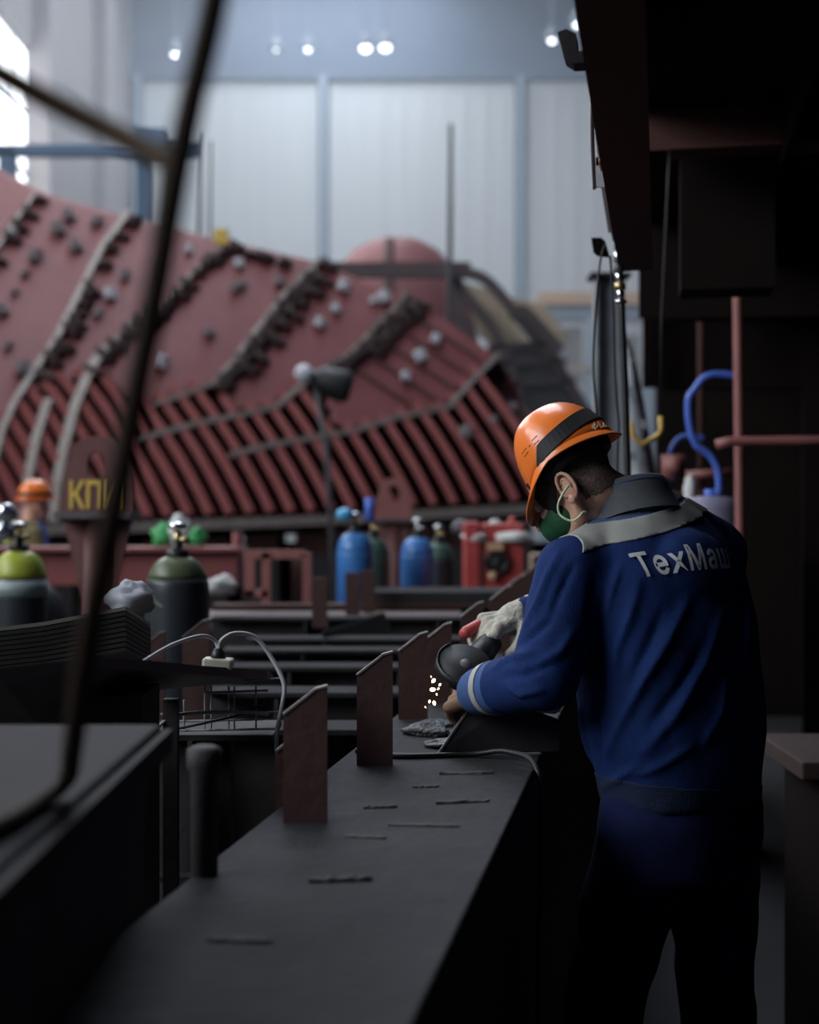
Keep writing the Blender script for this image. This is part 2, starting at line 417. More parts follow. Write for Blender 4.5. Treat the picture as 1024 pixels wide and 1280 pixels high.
for (px, py) in [(140, 368), (237, 312), (203, 452), (420, 386), (430, 358), (400, 404), (525, 445), (545, 424), (507, 470), (124, 392), (75, 287), (88, 270), (47, 320), (33, 342), (20, 365), (5, 388), (97, 308), (123, 277), (158, 344), (12, 432), (32, 460), (617, 525), (642, 508), (582, 540), (295, 360), (303, 356), (350, 352), (262, 415), (488, 355), (467, 376), (480, 372), (18, 290), (300, 330)]:
    if py > interp(TOP, px)+6:
        nl += 1; o = link('lug', LM if nl < 10 or nl > 28 else LM2, None, hull); o.location = H(px, py); o.rotation_euler = (0, random.uniform(-.5, .5), 0); s = random.uniform(.8, 1.5); o.scale = (s, s, s)
# keel blocks carrying the hull
for i, px in enumerate(range(-40, 690, 62)):
    zt = H(px, interp(BOT, px)).z-.15; yy = hullY(px, 660)+1.2; x = (px-CX)/F*yy
    t = thing('keel_block', 'dark keel block standing under the red hull', 'keel block', (x, yy, 0), 'keel blocks under the hull')
    MB().box((x, yy, zt*.35), (.54, 1.6, zt*.70)).build('base', 'steel_dark', t, bevel=.02)
    MB().box((x, yy, zt*.85-.02), (.5, 1.4, zt*.28)).build('timber', 'block_brown', t, bevel=.02)
tag(MB().box((-1.2, 25.2, .45), (11, .3, .9)).box((-1.2, 25.2, .92), (11.2, .5, .06)).build('cradle_beam', 'block_dark'), 'long black cradle beam lying behind the keel blocks', 'beam')
tag(MB().box(P(277, 297, 22.6), (.22, .2, .22)).box(P(277, 291, 22.6), (.1, .1, .12)).build('yellow_box', 'yellow_paint'), 'small yellow box on the top edge of the red hull', 'box')
# work light on a tall stand before the hull
b = P(393, 480, 17)
t = thing('work_light', 'black work light on a tall stand before the hull', 'lamp', (b.x+.25, 17, 0))
MB().tube([P(395, 482, 17), P(408, 560, 17), (b.x+.27, 17, .05)], .035, 8).build('stand', 'steel_grey', t, True)
MB().lathe(P(400, 475, 17), [(.08, -.1), (.16, 0), (.2, .3), (.16, .38)], 16, R=Matrix.Rotation(math.radians(105), 3, 'Y')).build('housing', 'helmet_dark', t, True)
MB().ell(P(380, 467, 16.9), (.11, .11, .11)).build('lens', 'lug_pale', t, True)
MB().box((b.x+.27, 17, .03), (.6, .6, .06)).build('base', 'steel_dark', t)

# second block behind: red dome with open curved frames
fb = thing('domed_block', 'domed red ship section with open frames behind the hull', 'ship section', (0, 33, 0))
c = P(495, 470, 33)
prof = [(.02, 3.15), (.6, 3.1), (1.1, 2.85), (1.6, 2.3), (2.0, 1.4), (2.2, .2), (2.2, -4.4)]
MB().lathe(c, [(r*.9, z) for r, z in prof[::-1]], 32).build('dome', 'hull_red', fb, True)
MB().tube(spline([P(487, 301, 30.9), P(486, 330, 30.6), P(485, 380, 30.4)], 4), .12, 6).build('dome_rib', 'hull_dark', fb)
MB().box(P(500, 338, 29.6), (2.9, .3, .3)).build('cross_beam', 'dog_dark', fb)
for k2, (pts, Y) in enumerate([([(560, 340), (605, 350), (650, 400), (690, 450), (735, 520)], 31), ([(565, 345), (590, 380), (620, 420), (650, 500)], 31), ([(570, 350), (575, 400), (600, 470)], 31), ([(640, 400), (655, 390), (700, 440)], 30.5)]):
    MB().bar(spline([P(*q, Y) for q in pts], 5), .22, .25).build('curved_frame', 'dog_dark', fb)
MB().prism([P(575, 352, 31.6), P(612, 362, 31.6), P(660, 425, 31.6), P(640, 450, 31.6), P(600, 420, 31.6)], (0, .15, 0)).build('tan_panel', 'tan_board', fb)
MB().prism([P(640, 372, 32.6), P(680, 380, 32.6), P(712, 425, 32.6), P(665, 432, 32.6)], (0, .15, 0)).build('tan_panel', 'tan_board', fb)
MB().prism([P(610, 430, 30.9), P(690, 425, 30.9), P(728, 500, 30.9), P(735, 640, 30.9), P(640, 640, 30.9)], (0, .2, 0)).build('dark_panel', 'steel_dark', fb)
for yy in (433, 455, 480): MB().bar([P(615, yy, 30.85), P(700+(yy-433)*.4, yy-4, 30.85)], .1, .1).build('frame_bar', 'dog_dark', fb)
MB().box((0.2, 33, .7), (4, 3, 1.4)).build('support_base', 'block_dark', fb)

# ------------------------------------------------------------------ middle ground: posts, cylinders, red plant
def lug_post(px, Y, wpx, py_top, py_base, label, text=None):
    s = Y/F; c = P(px, py_base, Y); W = wpx*s; Hh = (py_base-py_top)*s
    t = thing('lug_post', label, 'post', (c.x, Y, 0))
    bm = bmesh.new()                              # plate with rounded head and an oval eye
    out = []; hw = W/2; R = hw*.78
    out += [(-hw, 0), (hw, 0), (hw*.96, Hh*.45)]
    out += [(R*math.cos(a), Hh-R*.75+R*.75*math.sin(a)) for a in [math.pi*i/12 for i in range(13)]]
    out += [(-hw*.96, Hh*.45)]
    hole = [(hw*.30*math.cos(2*math.pi*i/16), Hh*.60+Hh*.21*math.sin(2*math.pi*i/16)) for i in range(16)]
    def ring(pts): return [bm.verts.new((c.x+x, Y, c.z+z)) for x, z in pts]
    a = ring(out); h = ring(hole); eds = []
    for r in (a, h):
        for i in range(len(r)): eds.append(bm.edges.new((r[i], r[(i+1) % len(r)])))
    bmesh.ops.triangle_fill(bm, use_beauty=True, edges=eds)
    r = bmesh.ops.extrude_face_region(bm, geom=bm.faces[:])
    bmesh.ops.translate(bm, vec=(0, .05, 0), verts=[g for g in r['geom'] if isinstance(g, bmesh.types.BMVert)])
    bmesh.ops.recalc_face_normals(bm, faces=bm.faces)
    me = bpy.data.meshes.new('eye_plate'); bm.to_mesh(me); bm.free(); link('eye_plate', me, 'pipe_red' if text is None else 'steel_lug', t)
    MB().box((c.x, Y+.02, c.z-.015), (W*1.06, .30, .03)).build('cap_plate', 'steel_grey', t)
    for sd in (-1, 1):
        MB().prism([(c.x+sd*W*.48, Y-.0, c.z-.03), (c.x+sd*W*.20, Y, c.z-.03), (c.x+sd*W*.20, Y, c.z-.42), (c.x+sd*W*.34, Y, c.z-.25)], (0, .03, 0)).build('gusset', 'steel_lug', t)
    MB().tube([(c.x, Y+.03, 0), (c.x, Y+.03, c.z-.03)], W*.21, 16).build('column', 'steel_lug', t, True)
    MB().box((c.x, Y+.03, .02), (W*1.1, .36, .04)).build('foot_plate', 'steel_grey', t)
    if text:
        tm = text_mesh(text, W*.50, .002, .004)
        for v in tm.vertices: v.co = V((c.x+v.co.x*.72-W*.02, Y-.005-v.co.z, c.z+Hh*.20+v.co.y*1.05))
        link('lettering', tm, 'yellow_paint', t)
    return t
lug_post(121, 7.0, 88, 545, 640, 'brown lifting lug post with yellow КПИ lettering', 'КПИ')
lug_post(492, 13.5, 46, 597, 648, 'red brown lifting lug post between the blue cylinders')

def cylinder(px, Y, py_top, rad, body, shoulder, label, valve='brass', cap=None, band=None):
    zt = P(px, py_top, Y).z; x = (px-CX)/F*Y; zs = zt-.115
    t = thing('gas_cylinder', label, 'gas cylinder', (x, Y, 0), 'gas cylinders on the shop floor')
    hb = zs-.145
    sh = [(rad, hb-.05)]+[(max(.036, rad*math.cos(a)**.72), hb+.135*math.sin(a)/math.sin(1.36)) for a in [i*.136 for i in range(11)]]+[(.034, zs)]
    cutk = 4 if shoulder == 'cyl_olive' else 2
    MB().lathe((x, Y, 0), [(rad*.92, 0), (rad, .02)]+sh[:cutk+1], 28).build('body', body, t, True)
    MB().lathe((x, Y, 0), sh[cutk:], 28).build('shoulder', shoulder, t, True)
    if band: MB().lathe((x, Y, 0), [(rad+.002, hb-.06), (rad+.002, hb+.01)], 28).build('band', band, t, True)
    MB().lathe((x, Y, zs), [(.042, -.022), (.042, .012), (.026, .016), (.018, .025), (.018, .05)], 16).build('collar', 'black_rubber', t, True)
    vv = MB().tube([(x, Y, zs+.02), (x, Y, zs+.085)], .014, 10).build('valve', valve, t, True)
    MB().tube([(x, Y, zs+.05), (x+.045, Y-.02, zs+.05)], .010, 8).build('outlet', valve, vv, True)
    MB().lathe((x, Y, zs+.088), [(.012, 0), (.034, .004), (.034, .018), (.01, .026)], 14).build('hand_wheel', cap or 'chrome', vv, True)
    return t, x, zs
cylinder(222, 5.2, 652, .115, 'cyl_black', 'cyl_olive', 'black gas cylinder with an olive shoulder and brass valve')
t, x, zs = cylinder(24, 6.2, 652, .118, 'cyl_black', 'cyl_yellow', 'black gas cylinder with a yellow shoulder and chrome regulator', band='cyl_grey')
for dz, dx in ((.07, -.05), (.15, -.04)):
    MB().lathe((x+dx, 6.15, zs+dz), [(.02, -.03), (.045, -.025), (.045, .02), (.02, .03)], 16, R=Matrix.Rotation(math.pi/2, 3, 'X')).build('gauge', 'chrome', t, True)
t, x, zs = cylinder(444, 8.8, 640, .112, 'cyl_blue', 'cyl_blue', 'blue gas cylinder with a cyan regulator cap')
MB().ell((x-.06, 8.75, zs+.1), (.055, .05, .04)).build('regulator_cap', 'cyan_plastic', t, True)
MB().tube([(x+.09, 8.8, zs+.06), (x+.09, 8.8, zs+.2)], .03, 10).build('hose_end', 'hose_blue', t, True)
cylinder(466, 9.25, 648, .112, 'cyl_green', 'cyl_green', 'dark green gas cylinder standing behind a blue one')
cylinder(522, 9.6, 648, .112, 'cyl_blue', 'cyl_blue', 'blue gas cylinder with a plain steel valve', 'chrome')
cylinder(548, 10.1, 656, .112, 'cyl_black', 'cyl_green', 'dark gas cylinder with a dull green shoulder beside the red machine')

# long red box beam and what lies on it
rb = thing('red_box_beam', 'long red painted box beam lying across the shop', 'beam', (-3, 9.4, 0))
MB().box((-3.05, 9.4, 1.16), (3.9, .35, .22)).build('beam', 'beam_red', rb, bevel=.01)
MB().box((-3.05, 9.36, 1.285), (3.95, .42, .025)).build('top_flange', 'beam_red', rb)
for x in (-4.4, -3.0, -1.6): MB().box((x, 9.4, .525), (.18, .25, 1.05)).build('trestle_leg', 'steel_dark', rb)
MB().tube([P(296, 700, 9.4), P(297, 665, 9.4)], .035, 8).build('end_stub', 'pipe_red', rb)
def lump(name, c, r, m, label, cat, seed=0, flat=.6, group=None, sq=1.0):
    b = MB().ell((0, 0, 0), (1, 1, 1), n=14, k=20); 
    vs = []
    for v in b.v:
        n = noise.noise(v*1.7+V((seed*3.1, seed, 0)))*.35+noise.noise(v*4+V((seed, 0, seed)))*.16
        q = V((v.x*r[0], v.y*r[1], v.z*r[2]))*(1+n)
        if q.z < -flat*r[2]: q.z = -flat*r[2]
        vs.append(V(c)+q)
    b.v = vs
    return tag(b.build(name, m, None, True), label, cat, group)
zt = 1.30
def on_beam(px): return ((px-CX)/F*9.4, 9.36)
x, y = on_beam(205); lump('green_bag', (x, y, zt+.06), (.08, .08, .09), 'plastic_green', 'green plastic bag on the red beam beside a white one', 'bag', 1)
x, y = on_beam(246); lump('green_bag', (x, y, zt+.05), (.07, .08, .075), 'plastic_green', 'smaller green bag on the red beam behind the olive cylinder', 'bag', 2)
x, y = on_beam(226); lump('white_bag', (x, y-.02, zt+.085), (.07, .08, .12), 'cloth_white', 'white plastic bag on the red beam between green bags', 'bag', 3)
tag(MB().lathe((-2.35, 8.6, .0), [(.25, 0), (.3, .05), (.3, .9), (.27, 1.02), (.16, 1.12)], 20).build('black_drum', 'black_rubber', None, True), 'round black drum standing near the yellow shouldered cylinder', 'drum')
tag(MB().box((-1.05, 7.6, .45), (.5, .4, .9)).build('crate', 'steel_dark', None, bevel=.02), 'dark steel crate standing under a white rag', 'crate')
lump('white_rag', P(277, 727, 7.5)+V((0, 0, -.03)), (.085, .08, .06), 'cloth_white', 'white crumpled rag lying on a dark crate', 'rag', 5)

# small red-brown welding frame and stubs standing on the grillage
wf = thing('welding_frame', 'small red brown welded frame of short angle posts', 'frame', P(340, 755, 8.4))
for px in (333, 384): MB().box(P(px, 725, 8.4), (.05, .05, .32)).build('post', 'pipe_red', wf)
MB().box(P(343, 693, 8.4), (.36, .05, .05)).build('rail', 'pipe_red', wf)
MB().box(P(312, 722, 8.4), (.06, .05, .22)).build('post', 'pipe_red', wf)
MB().box(P(320, 742, 8.4), (.14, .05, .04)).build('rail', 'pipe_red', wf)
MB().box((P(340, 756, 8.4).x, 8.4, P(340, 757, 8.4).z-.4), (.5, .3, .8)).build('base', 'steel_dark', wf)

# red machine with white cloths
rm = thing('red_machine', 'red steel machine with a round black port and white cloths', 'machine', (.55, 9.3, 0))
def pc(px, py, Y=9.1): return P(px, py, Y)
x0, x1 = pc(581, 0).x, pc(600, 0).x
MB().box(((x0+x1)/2, 9.3, .8), (x1-x0, .4, 1.32)).build('side_cabinet', 'machine_red', rm, bevel=.012)
x2, x3 = pc(606, 0).x, pc(656, 0).x
MB().box(((x2+x3)/2, 9.35, .8), (x3-x2, .42, 1.30)).build('main_cabinet', 'machine_red', rm, bevel=.012)
c = pc(621, 703); Rx = Matrix.Rotation(math.pi/2, 3, 'X')
pt = MB().lathe(c+V((0, .03, 0)), [(.055, -.03), (.055, .03), (.075, .035), (.075, -.03)], 24, R=Rx).build('port_ring', 'black_rubber', rm, True)
MB().lathe(c+V((0, .02, 0)), [(.001, -.005), (.05, -.005), (.05, .01), (.001, .01)], 24, R=Rx).build('port_glass', 'steel_dark', pt, True)
MB().box(pc(619, 683), (.10, .03, .05)).build('latch', 'orange_beam', rm)
MB().ell(pc(616, 720), (.03, .02, .03)).build('knob', 'orange_beam', rm, True)
MB().box((.5, 9.3, .07), (.7, .5, .14)).build('plinth', 'steel_dark', rm)
lump('white_cloth', pc(594, 672, 9.2), (.085, .12, .035), 'cloth_white', 'white folded cloth on the narrow red cabinet', 'cloth', 7)
lump('white_cloth', pc(640, 672, 9.2), (.14, .13, .045), 'cloth_white', 'white rumpled cloth spread over the wide red cabinet', 'cloth', 8)
lump('white_cloth', pc(618, 661, 9.3), (.05, .06, .06), 'cloth_white', 'small white bundle standing above the red cabinets', 'cloth', 9)
lump('red_hat', pc(640, 655, 9.4), (.035, .04, .05), 'machine_red', 'small red cap lying on the white cloth', 'hat', 10)
lump('grey_rag', pc(575, 660, 9.6), (.06, .06, .05), 'steel_grey', 'grey rag hung beside the red machine', 'rag', 12)
tag(MB().box((.93, 9.7, .62), (.22, .4, 1.24)).build('brown_crate', 'tan_board', None, bevel=.01), 'brown wooden crate beside the red machine', 'crate')

# ------------------------------------------------------------------ grillage, worktop girder and upright plates
TZ = 1.01; U = V((.173, 1, 0)); UN = U.normalized(); SX = V((UN.y, -UN.x, 0))
def T(Y, off, z=0): return V((.2875+(Y-3.156)*.173, Y, TZ+z))+SX*off   # a point at depth Y, off metres right of the girder's right edge
gr = thing('ship_grillage', 'dark steel ship girder grillage with upright rusty plates', 'steel structure', (0, 3, 0))
def slab(name, ya, yb, oa, ob, za, zb, m, bevel=.004):
    MB().prism([T(ya, oa, za), T(ya, ob, za), T(yb, ob, za), T(yb, oa, za)], (0, 0, zb-za)).build(name, m, gr, bevel=bevel)
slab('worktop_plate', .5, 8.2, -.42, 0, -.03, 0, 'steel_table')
slab('girder_web', .5, 8.2, -.03, -.01, -.95, -.03, 'steel_dark')
slab('girder_web', .5, 8.2, -.40, -.38, -.95, -.03, 'steel_dark')
slab('bottom_flange', .5, 8.2, -.5, .04, -1.0, -.95, 'steel_dark')
def upright(px0, px1, Y, top, name='upright_plate', zb=TZ, flip=1, lean=0):
    a = P(px0, 0, Y).x; b = P(px1, 0, Y).x; w_ = b-a
    zt = P(0, top, Y).z; d = w_*.62
    pts = [(a, Y, zb), (b, Y, zb), (b, Y, zt+.002), (a+w_*.72, Y, zt-.004), (a+w_*.60, Y, zt-.012), (a, Y, zt-d)]
    o = MB().prism(pts, (0, .013, 0)).build(name, 'steel_rust', gr)
    MB().bar([V((a, Y+.014, zt-d)), V((a+w_*.60, Y+.014, zt-.012)), V((a+w_*.72, Y+.014, zt-.004)), V((b, Y+.014, zt+.002))], .004, .016).build('cut_edge', 'steel_edge', o)
upright(354, 409, 2.47, 859); upright(446, 491, 3.02, 816); upright(498, 535, 3.68, 791); upright(532, 565, 3.98, 779)
upright(576, 605, 4.65, 753); upright(612, 640, 5.4, 733); upright(632, 656, 6.1, 720); upright(652, 672, 6.9, 708)
# second girder with its own plates on the left
upright(180, 206, 4.2, 790, zb=.6); upright(228, 262, 4.33, 775, zb=.6); upright(345, 400, 2.62, 0+905, zb=.6)
# cross girders running left from the worktop: flange, web
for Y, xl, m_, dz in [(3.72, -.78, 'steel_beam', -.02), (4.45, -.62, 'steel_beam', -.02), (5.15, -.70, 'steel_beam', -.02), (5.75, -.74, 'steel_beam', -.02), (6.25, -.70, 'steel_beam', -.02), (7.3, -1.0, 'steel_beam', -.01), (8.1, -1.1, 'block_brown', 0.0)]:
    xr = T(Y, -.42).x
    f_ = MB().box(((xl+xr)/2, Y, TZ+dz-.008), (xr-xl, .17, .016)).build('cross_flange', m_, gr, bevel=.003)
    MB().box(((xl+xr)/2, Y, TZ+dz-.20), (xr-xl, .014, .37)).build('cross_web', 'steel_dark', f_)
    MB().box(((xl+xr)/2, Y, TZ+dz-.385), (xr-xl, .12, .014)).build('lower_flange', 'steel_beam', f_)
    for kx in range(2):
        x = xl+(xr-xl)*(.3+.42*kx)
        MB().box((x, Y-.045, TZ+dz-.19), (.012, .08, .34)).build('stiffener', 'steel_dark', f_)
MB().box((-.42, 7.7, TZ-.04), (1.4, .7, .02)).build('deck_patch', 'steel_rust', gr)
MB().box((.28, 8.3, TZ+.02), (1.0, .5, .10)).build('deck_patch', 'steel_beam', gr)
for px, py, Y, h in [(400, 722, 7.0, .28), (441, 716, 7.6, .26), (460, 712, 7.9, .26), (372, 700, 8.6, .3)]:
    a = P(px, py, Y); MB().box((a.x, Y, (a.z+TZ)/2-.02), (.075, .014, a.z-TZ+.04)).build('stub_plate', 'steel_rust', gr)
MB().prism([P(402, 792, 6.2), P(480, 768, 6.9), P(490, 790, 6.9), P(412, 815, 6.2)], (0, .02, .01)).build('loose_plate', 'steel_dark', gr)
# legs of the grillage on the floor
for Y in (1.0, 3.4, 6.0, 8.0):
    for off in (-.36, -.05):
        q = T(Y, off); MB().box((q.x, Y, .01), (.10, .10, .02)).build('foot', 'steel_dark', gr)

# scraps lying on the worktop
def scrap(Y, off, L, w_, h, rot, m, label, seed):
    c = T(Y, off); R = Matrix.Rotation(rot, 3, 'Z'); b = MB(); n = 9; rings = []
    for i in range(n+1):
        tt = i/n-.5; ww = w_*(.5+.5*noise.noise(V((i*.9, seed, 0))))*(1-abs(tt*1.6)**3)+.003; hh = h*(.6+.6*noise.noise(V((seed, i*.8, 3))))+.002
        rings.append([c+R @ V((tt*L, -ww, .0005)), c+R @ V((tt*L, ww, .0005)), c+R @ V((tt*L+.004, ww*.5, hh)), c+R @ V((tt*L, -ww*.6, hh*.8))])
    b.loft(rings); return tag(b.build('scrap_strip', m), label, 'scrap', 'metal scraps on the worktop')
for i, (Y, off, L, w_, h, rot) in enumerate([(2.05, -.20, .09, .014, .008, .1), (2.42, -.14, .12, .008, .004, -.1), (2.62, -.10, .10, .008, .005, .2), (2.75, -.19, .05, .006, .004, .1), (2.32, -.22, .07, .007, .004, -.2), (2.9, -.13, .11, .01, .006, .05), (2.55, -.24, .06, .006, .005, .15), (1.75, -.26, .08, .01, .004, -.1)]):
    scrap(Y, off, L, w_, h, rot, 'steel_dark', 'thin dark metal scrap lying flat on the worktop girder', i*2.3+1)
lump('slag_heap', T(3.40, -.27, .010), (.075, .06, .020), 'steel_lump', 'low dark heap of slag crumbs beside an upright plate', 'slag', 21, .4)
lump('slag_heap', T(3.22, -.22, .007), (.05, .035, .013), 'steel_lump', 'smaller crumbly slag heap before the work piece', 'slag', 25, .4)
tag(MB().tube(spline([T(3.10, -.40, .006), T(3.05, -.30, .006), T(3.09, -.15, .007), T(3.06, -.06, .02), T(2.98, .01, -.01), T(2.9, .02, -.2), T(2.92, .025, -.7), T(2.95, .15, -1.0)], 6), .006, 8).build('power_cable', 'black_rubber', None, True), 'black cable lying across the worktop before the work piece', 'cable')
# the work piece: dark bracket plate under the grinder
wpc = tag(MB().prism([P(547, 943, 3.14)+V((0, 0, .002)), P(700, 941, 3.16)+V((0, 0, .002)), P(700, 900, 3.16), P(640, 878, 3.15), P(588, 882, 3.15)], (0, .012, 0)).build('work_piece', 'steel_dark', None, bevel=.002), 'dark bracket plate standing on the worktop under the grinder', 'metal plate')

MB().bar([P(548, 941, 3.152), P(588, 882, 3.162)], .004, .014).build('cut_edge', 'steel_edge', wpc)
# ------------------------------------------------------------------ left foreground: dark plate, sheet stack, cables, wire rack, grey box
dp = thing('dark_plate', 'dark curved steel plate lying tilted with its lip raised', 'metal plate', P(120, 860, 2.7))
edge = [(-60, 838, 2.25), (0, 836, 2.3), (70, 828, 2.45), (130, 822, 2.6), (180, 825, 2.68), (250, 832, 2.8), (334, 838, 2.95)]
L0 = [P(*e) for e in edge]; L1 = [p+V((0, 0, -.018)) for p in L0]
L2 = [p+V((-.02, .35, -.16+.11*i/6)) for i, p in enumerate(L0)]; L3 = [p+V((0, 0, -.012)) for p in L2]
MB().loft([[a, b_, d_, c_] for a, b_, c_, d_ in zip(L0, L1, L2, L3)]).build('plate', 'lip_brown', dp)
MB().box((-.75, 2.78, .60), (.5, .2, 1.2)).build('trestle', 'steel_dark', dp)
MB().box((-.50, 3.02, .575), (.03, .03, 1.15)).build('leg', 'steel_dark', dp)
# stack of thin ribbed sheets
st_lab = 'thin dark ribbed sheet in the stack leaning on the dark plate'
for i in range(9):
    a = P(-50, 790+i*6.0, 2.95); b_ = P(157, 758+i*6.4, 3.05)
    d = (b_-a); up = V((0, .03, .0)); back = V((.0, .30, -.06))
    pts = [a, a.lerp(b_, .5)+V((0, 0, -.006)), b_]
    rings = [[p, p+back, p+back+V((0, 0, -.008)), p+V((0, 0, -.008))] for p in pts]
    tag(MB().loft(rings).build('metal_sheet', 'sheet_edge' if i == 0 else 'sheet_dark'), st_lab if i else 'uppermost dark sheet with a bright edge on the sheet stack', 'metal sheet', 'stack of thin sheets')
tag(MB().box((-.86, 3.17, .56), (.44, .30, 1.12)).box((-.86, 3.17, .01), (.5, .34, .02)).build('stack_support', 'steel_dark'), 'dark steel block under the stack of thin sheets', 'steel block')
lump('work_glove', P(163, 752, 3.5), (.055, .05, .045), 'lug_grey', 'greyish crumpled work glove lying on the sheet stack', 'glove', 31)
tag(MB().prism([P(170, 735, 3.8), P(200, 760, 3.8), P(172, 762, 3.8)], (0, .06, .0)).build('olive_wedge', 'cyl_olive'), 'olive wedge lying behind the work glove', 'wedge')
# extension socket with two cords
sk = thing('extension_socket', 'cream plastic extension socket lying on the dark plate', 'socket', P(273, 836, 2.9))
c = P(273, 829, 2.88)
MB().box(c, (.060, .045, .021), Matrix.Rotation(.05, 3, 'Y')).build('socket_body', 'plastic_cream', sk, bevel=.005)
MB().lathe(c+V((0, 0, .008)), [(.016, 0), (.014, .012), (.007, .022)], 12).build('plug', 'black_rubber', sk, True)
MB().tube(spline([c+V((0, 0, .026)), P(268, 800, 2.88), P(250, 795, 2.85), P(215, 806, 2.8), P(180, 826, 2.72)], 6), .0035, 8).build('cord', 'cable_grey', sk, True)
MB().tube(spline([c+V((.004, 0, .026)), P(276, 802, 2.88), P(292, 792, 2.9), P(318, 796, 2.92), P(338, 820, 2.92), P(355, 855, 2.9), P(352, 885, 2.88), P(346, 920, 2.88), P(347, 990, 2.88)], 6), .0045, 8).build('cord', 'cable_grey', sk, True)
# wire rack with coiled wires
wr = thing('wire_rack', 'thin grey wire rack under the dark plate tip', 'rack', P(270, 920, 3.1))
zr = P(0, 910, 3.1).z
for px in (230, 256, 264, 286, 293, 320): MB().tube([P(px, 858 if px > 250 else 875, 3.1), P(px, 912, 3.1)], .0022, 6).build('upright_wire', 'cable_grey', wr)
for py, a, b_ in [(851, 305, 350), (866, 255, 335), (893, 200, 348), (902, 215, 330), (914, 195, 345)]: MB().tube([P(a, py, 3.1), P(b_, py-3, 3.12)], .0028, 6).build('level_wire', 'cable_grey', wr)
MB().box((P(270, 0, 3.15).x, 3.2, zr-.02), (.26, .22, .012)).build('tray', 'steel_dark', wr)
MB().box((P(270, 0, 3.15).x, 3.2, (zr-.026)/2), (.06, .06, zr-.026)).build('stand', 'steel_dark', wr)
tag(MB().tube(spline([P(198, 908, 3.0), P(225, 893, 3.02), P(300, 890, 3.05), P(335, 893, 3.1)], 6), .004, 8).build('loose_wire', 'cable_grey', None, True), 'grey wire arched over the wire rack', 'wire')
tag(MB().tube(spline([P(200, 915, 3.08), P(250, 905, 3.08), P(310, 890, 3.08), P(335, 872, 3.1)], 6), .003, 8).build('loose_wire', 'black_rubber', None, True), 'black wire slanting across the wire rack', 'wire')
# near grey steel box
gb = thing('steel_box', 'grey steel box with a wide flat lid and raised rim', 'box', (-.8, 1.4, 0))
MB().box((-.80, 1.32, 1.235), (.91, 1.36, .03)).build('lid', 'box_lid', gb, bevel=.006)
MB().box((-.80, 1.32, .61), (.87, 1.32, 1.22)).build('body', 'steel_dark', gb, bevel=.01)
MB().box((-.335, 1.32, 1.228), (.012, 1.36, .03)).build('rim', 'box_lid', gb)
tag(MB().lathe((-.302, 2.12, 0), [(.05, 0), (.05, .03), (.02, .04), (.02, 1.16), (.026, 1.17), (.026, 1.195), (.016, 1.2)], 14).build('stanchion', 'steel_dark', None, True), 'dark round stanchion beside the grey steel box', 'stanchion')
# near hanging cables, out of focus
cab = spline([P(330, -1900, .98), P(312, -900, .98), P(300, -420, .98), P(285, -150, .97), P(268, 0, .96), P(232, 160, .96), P(197, 350, .97), P(165, 520, .98), P(132, 690, 1.0), P(106, 830, 1.1), P(90, 940, 1.32), V((-.352, 1.48, 1.272)), V((-.364, 1.42, 1.2605)), V((-.375, 1.30, 1.2605)), V((-.42, 1.15, 1.2605)), V((-.55, 1.05, 1.2605))], 5)
tag(MB().tube(cab, .0095, 10).build('hanging_cable', 'cable_brown', None, True), 'dark brown cable hanging down onto the grey steel box', 'cable')
tag(MB().tube(spline([P(-1500, -1300, 1.0), P(-700, -380, 1.0), P(-260, -60, 1.0), P(-90, 40, 1.02), P(0, 92, 1.03), P(70, 130, 1.03), P(140, 165, 1.02), P(190, 190, 1.0), P(212, 205, .985), P(212, 240, .98), P(203, 300, .985)], 6), .0088, 10).build('hanging_hose', 'hose_brown', None, True), 'brown hose sagging across to the hanging cable', 'hose')

# ------------------------------------------------------------------ right: ship block overhead, girder edge at head height
bk = thing('overhead_block', 'dark ship block overhead with deep edge girder and cross frames', 'ship section', (1.2, 4, 2.3))
def E(Y, off, z): return V((.173*Y-.12, Y, z))+SX*off
def bslab(name, ya, yb, oa, ob, za, zb, m_):
    return MB().prism([E(ya, oa, za), E(ya, ob, za), E(yb, ob, za), E(yb, oa, za)], (0, 0, zb-za)).build(name, m_, bk)
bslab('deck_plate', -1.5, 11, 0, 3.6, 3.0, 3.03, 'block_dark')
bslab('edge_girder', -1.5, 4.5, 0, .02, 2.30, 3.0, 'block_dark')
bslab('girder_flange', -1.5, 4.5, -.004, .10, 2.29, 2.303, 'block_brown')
for Y, z, m_ in [(1.2, 2.72, 'block_dark'), (3.1, 2.62, 'block_dark'), (5.25, 2.85, 'block_brown'), (7.2, 2.5, 'block_dark'), (9.0, 2.3, 'block_dark')]:  # the one brown frame looks lit: its lightness is put into the colour
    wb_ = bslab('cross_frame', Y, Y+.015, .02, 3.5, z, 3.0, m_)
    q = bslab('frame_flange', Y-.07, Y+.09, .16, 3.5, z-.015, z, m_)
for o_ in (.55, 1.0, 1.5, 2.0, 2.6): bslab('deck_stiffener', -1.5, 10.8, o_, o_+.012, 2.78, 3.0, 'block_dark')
bslab('bulkhead', 1.0, 11, 3.5, 3.55, 0, 3.0, 'block_dark')  # side and end walls added to block light from behind
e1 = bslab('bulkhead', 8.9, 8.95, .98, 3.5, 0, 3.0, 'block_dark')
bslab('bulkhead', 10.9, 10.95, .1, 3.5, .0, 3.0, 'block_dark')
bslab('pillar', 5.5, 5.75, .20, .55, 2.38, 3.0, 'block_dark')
for i, (o_, Y) in enumerate([(1.25, 8.88), (1.75, 8.88), (2.4, 8.88)]): bslab('bulkhead_stiffener', Y-.06, Y, o_, o_+.03, 0, 2.6, 'block_dark')
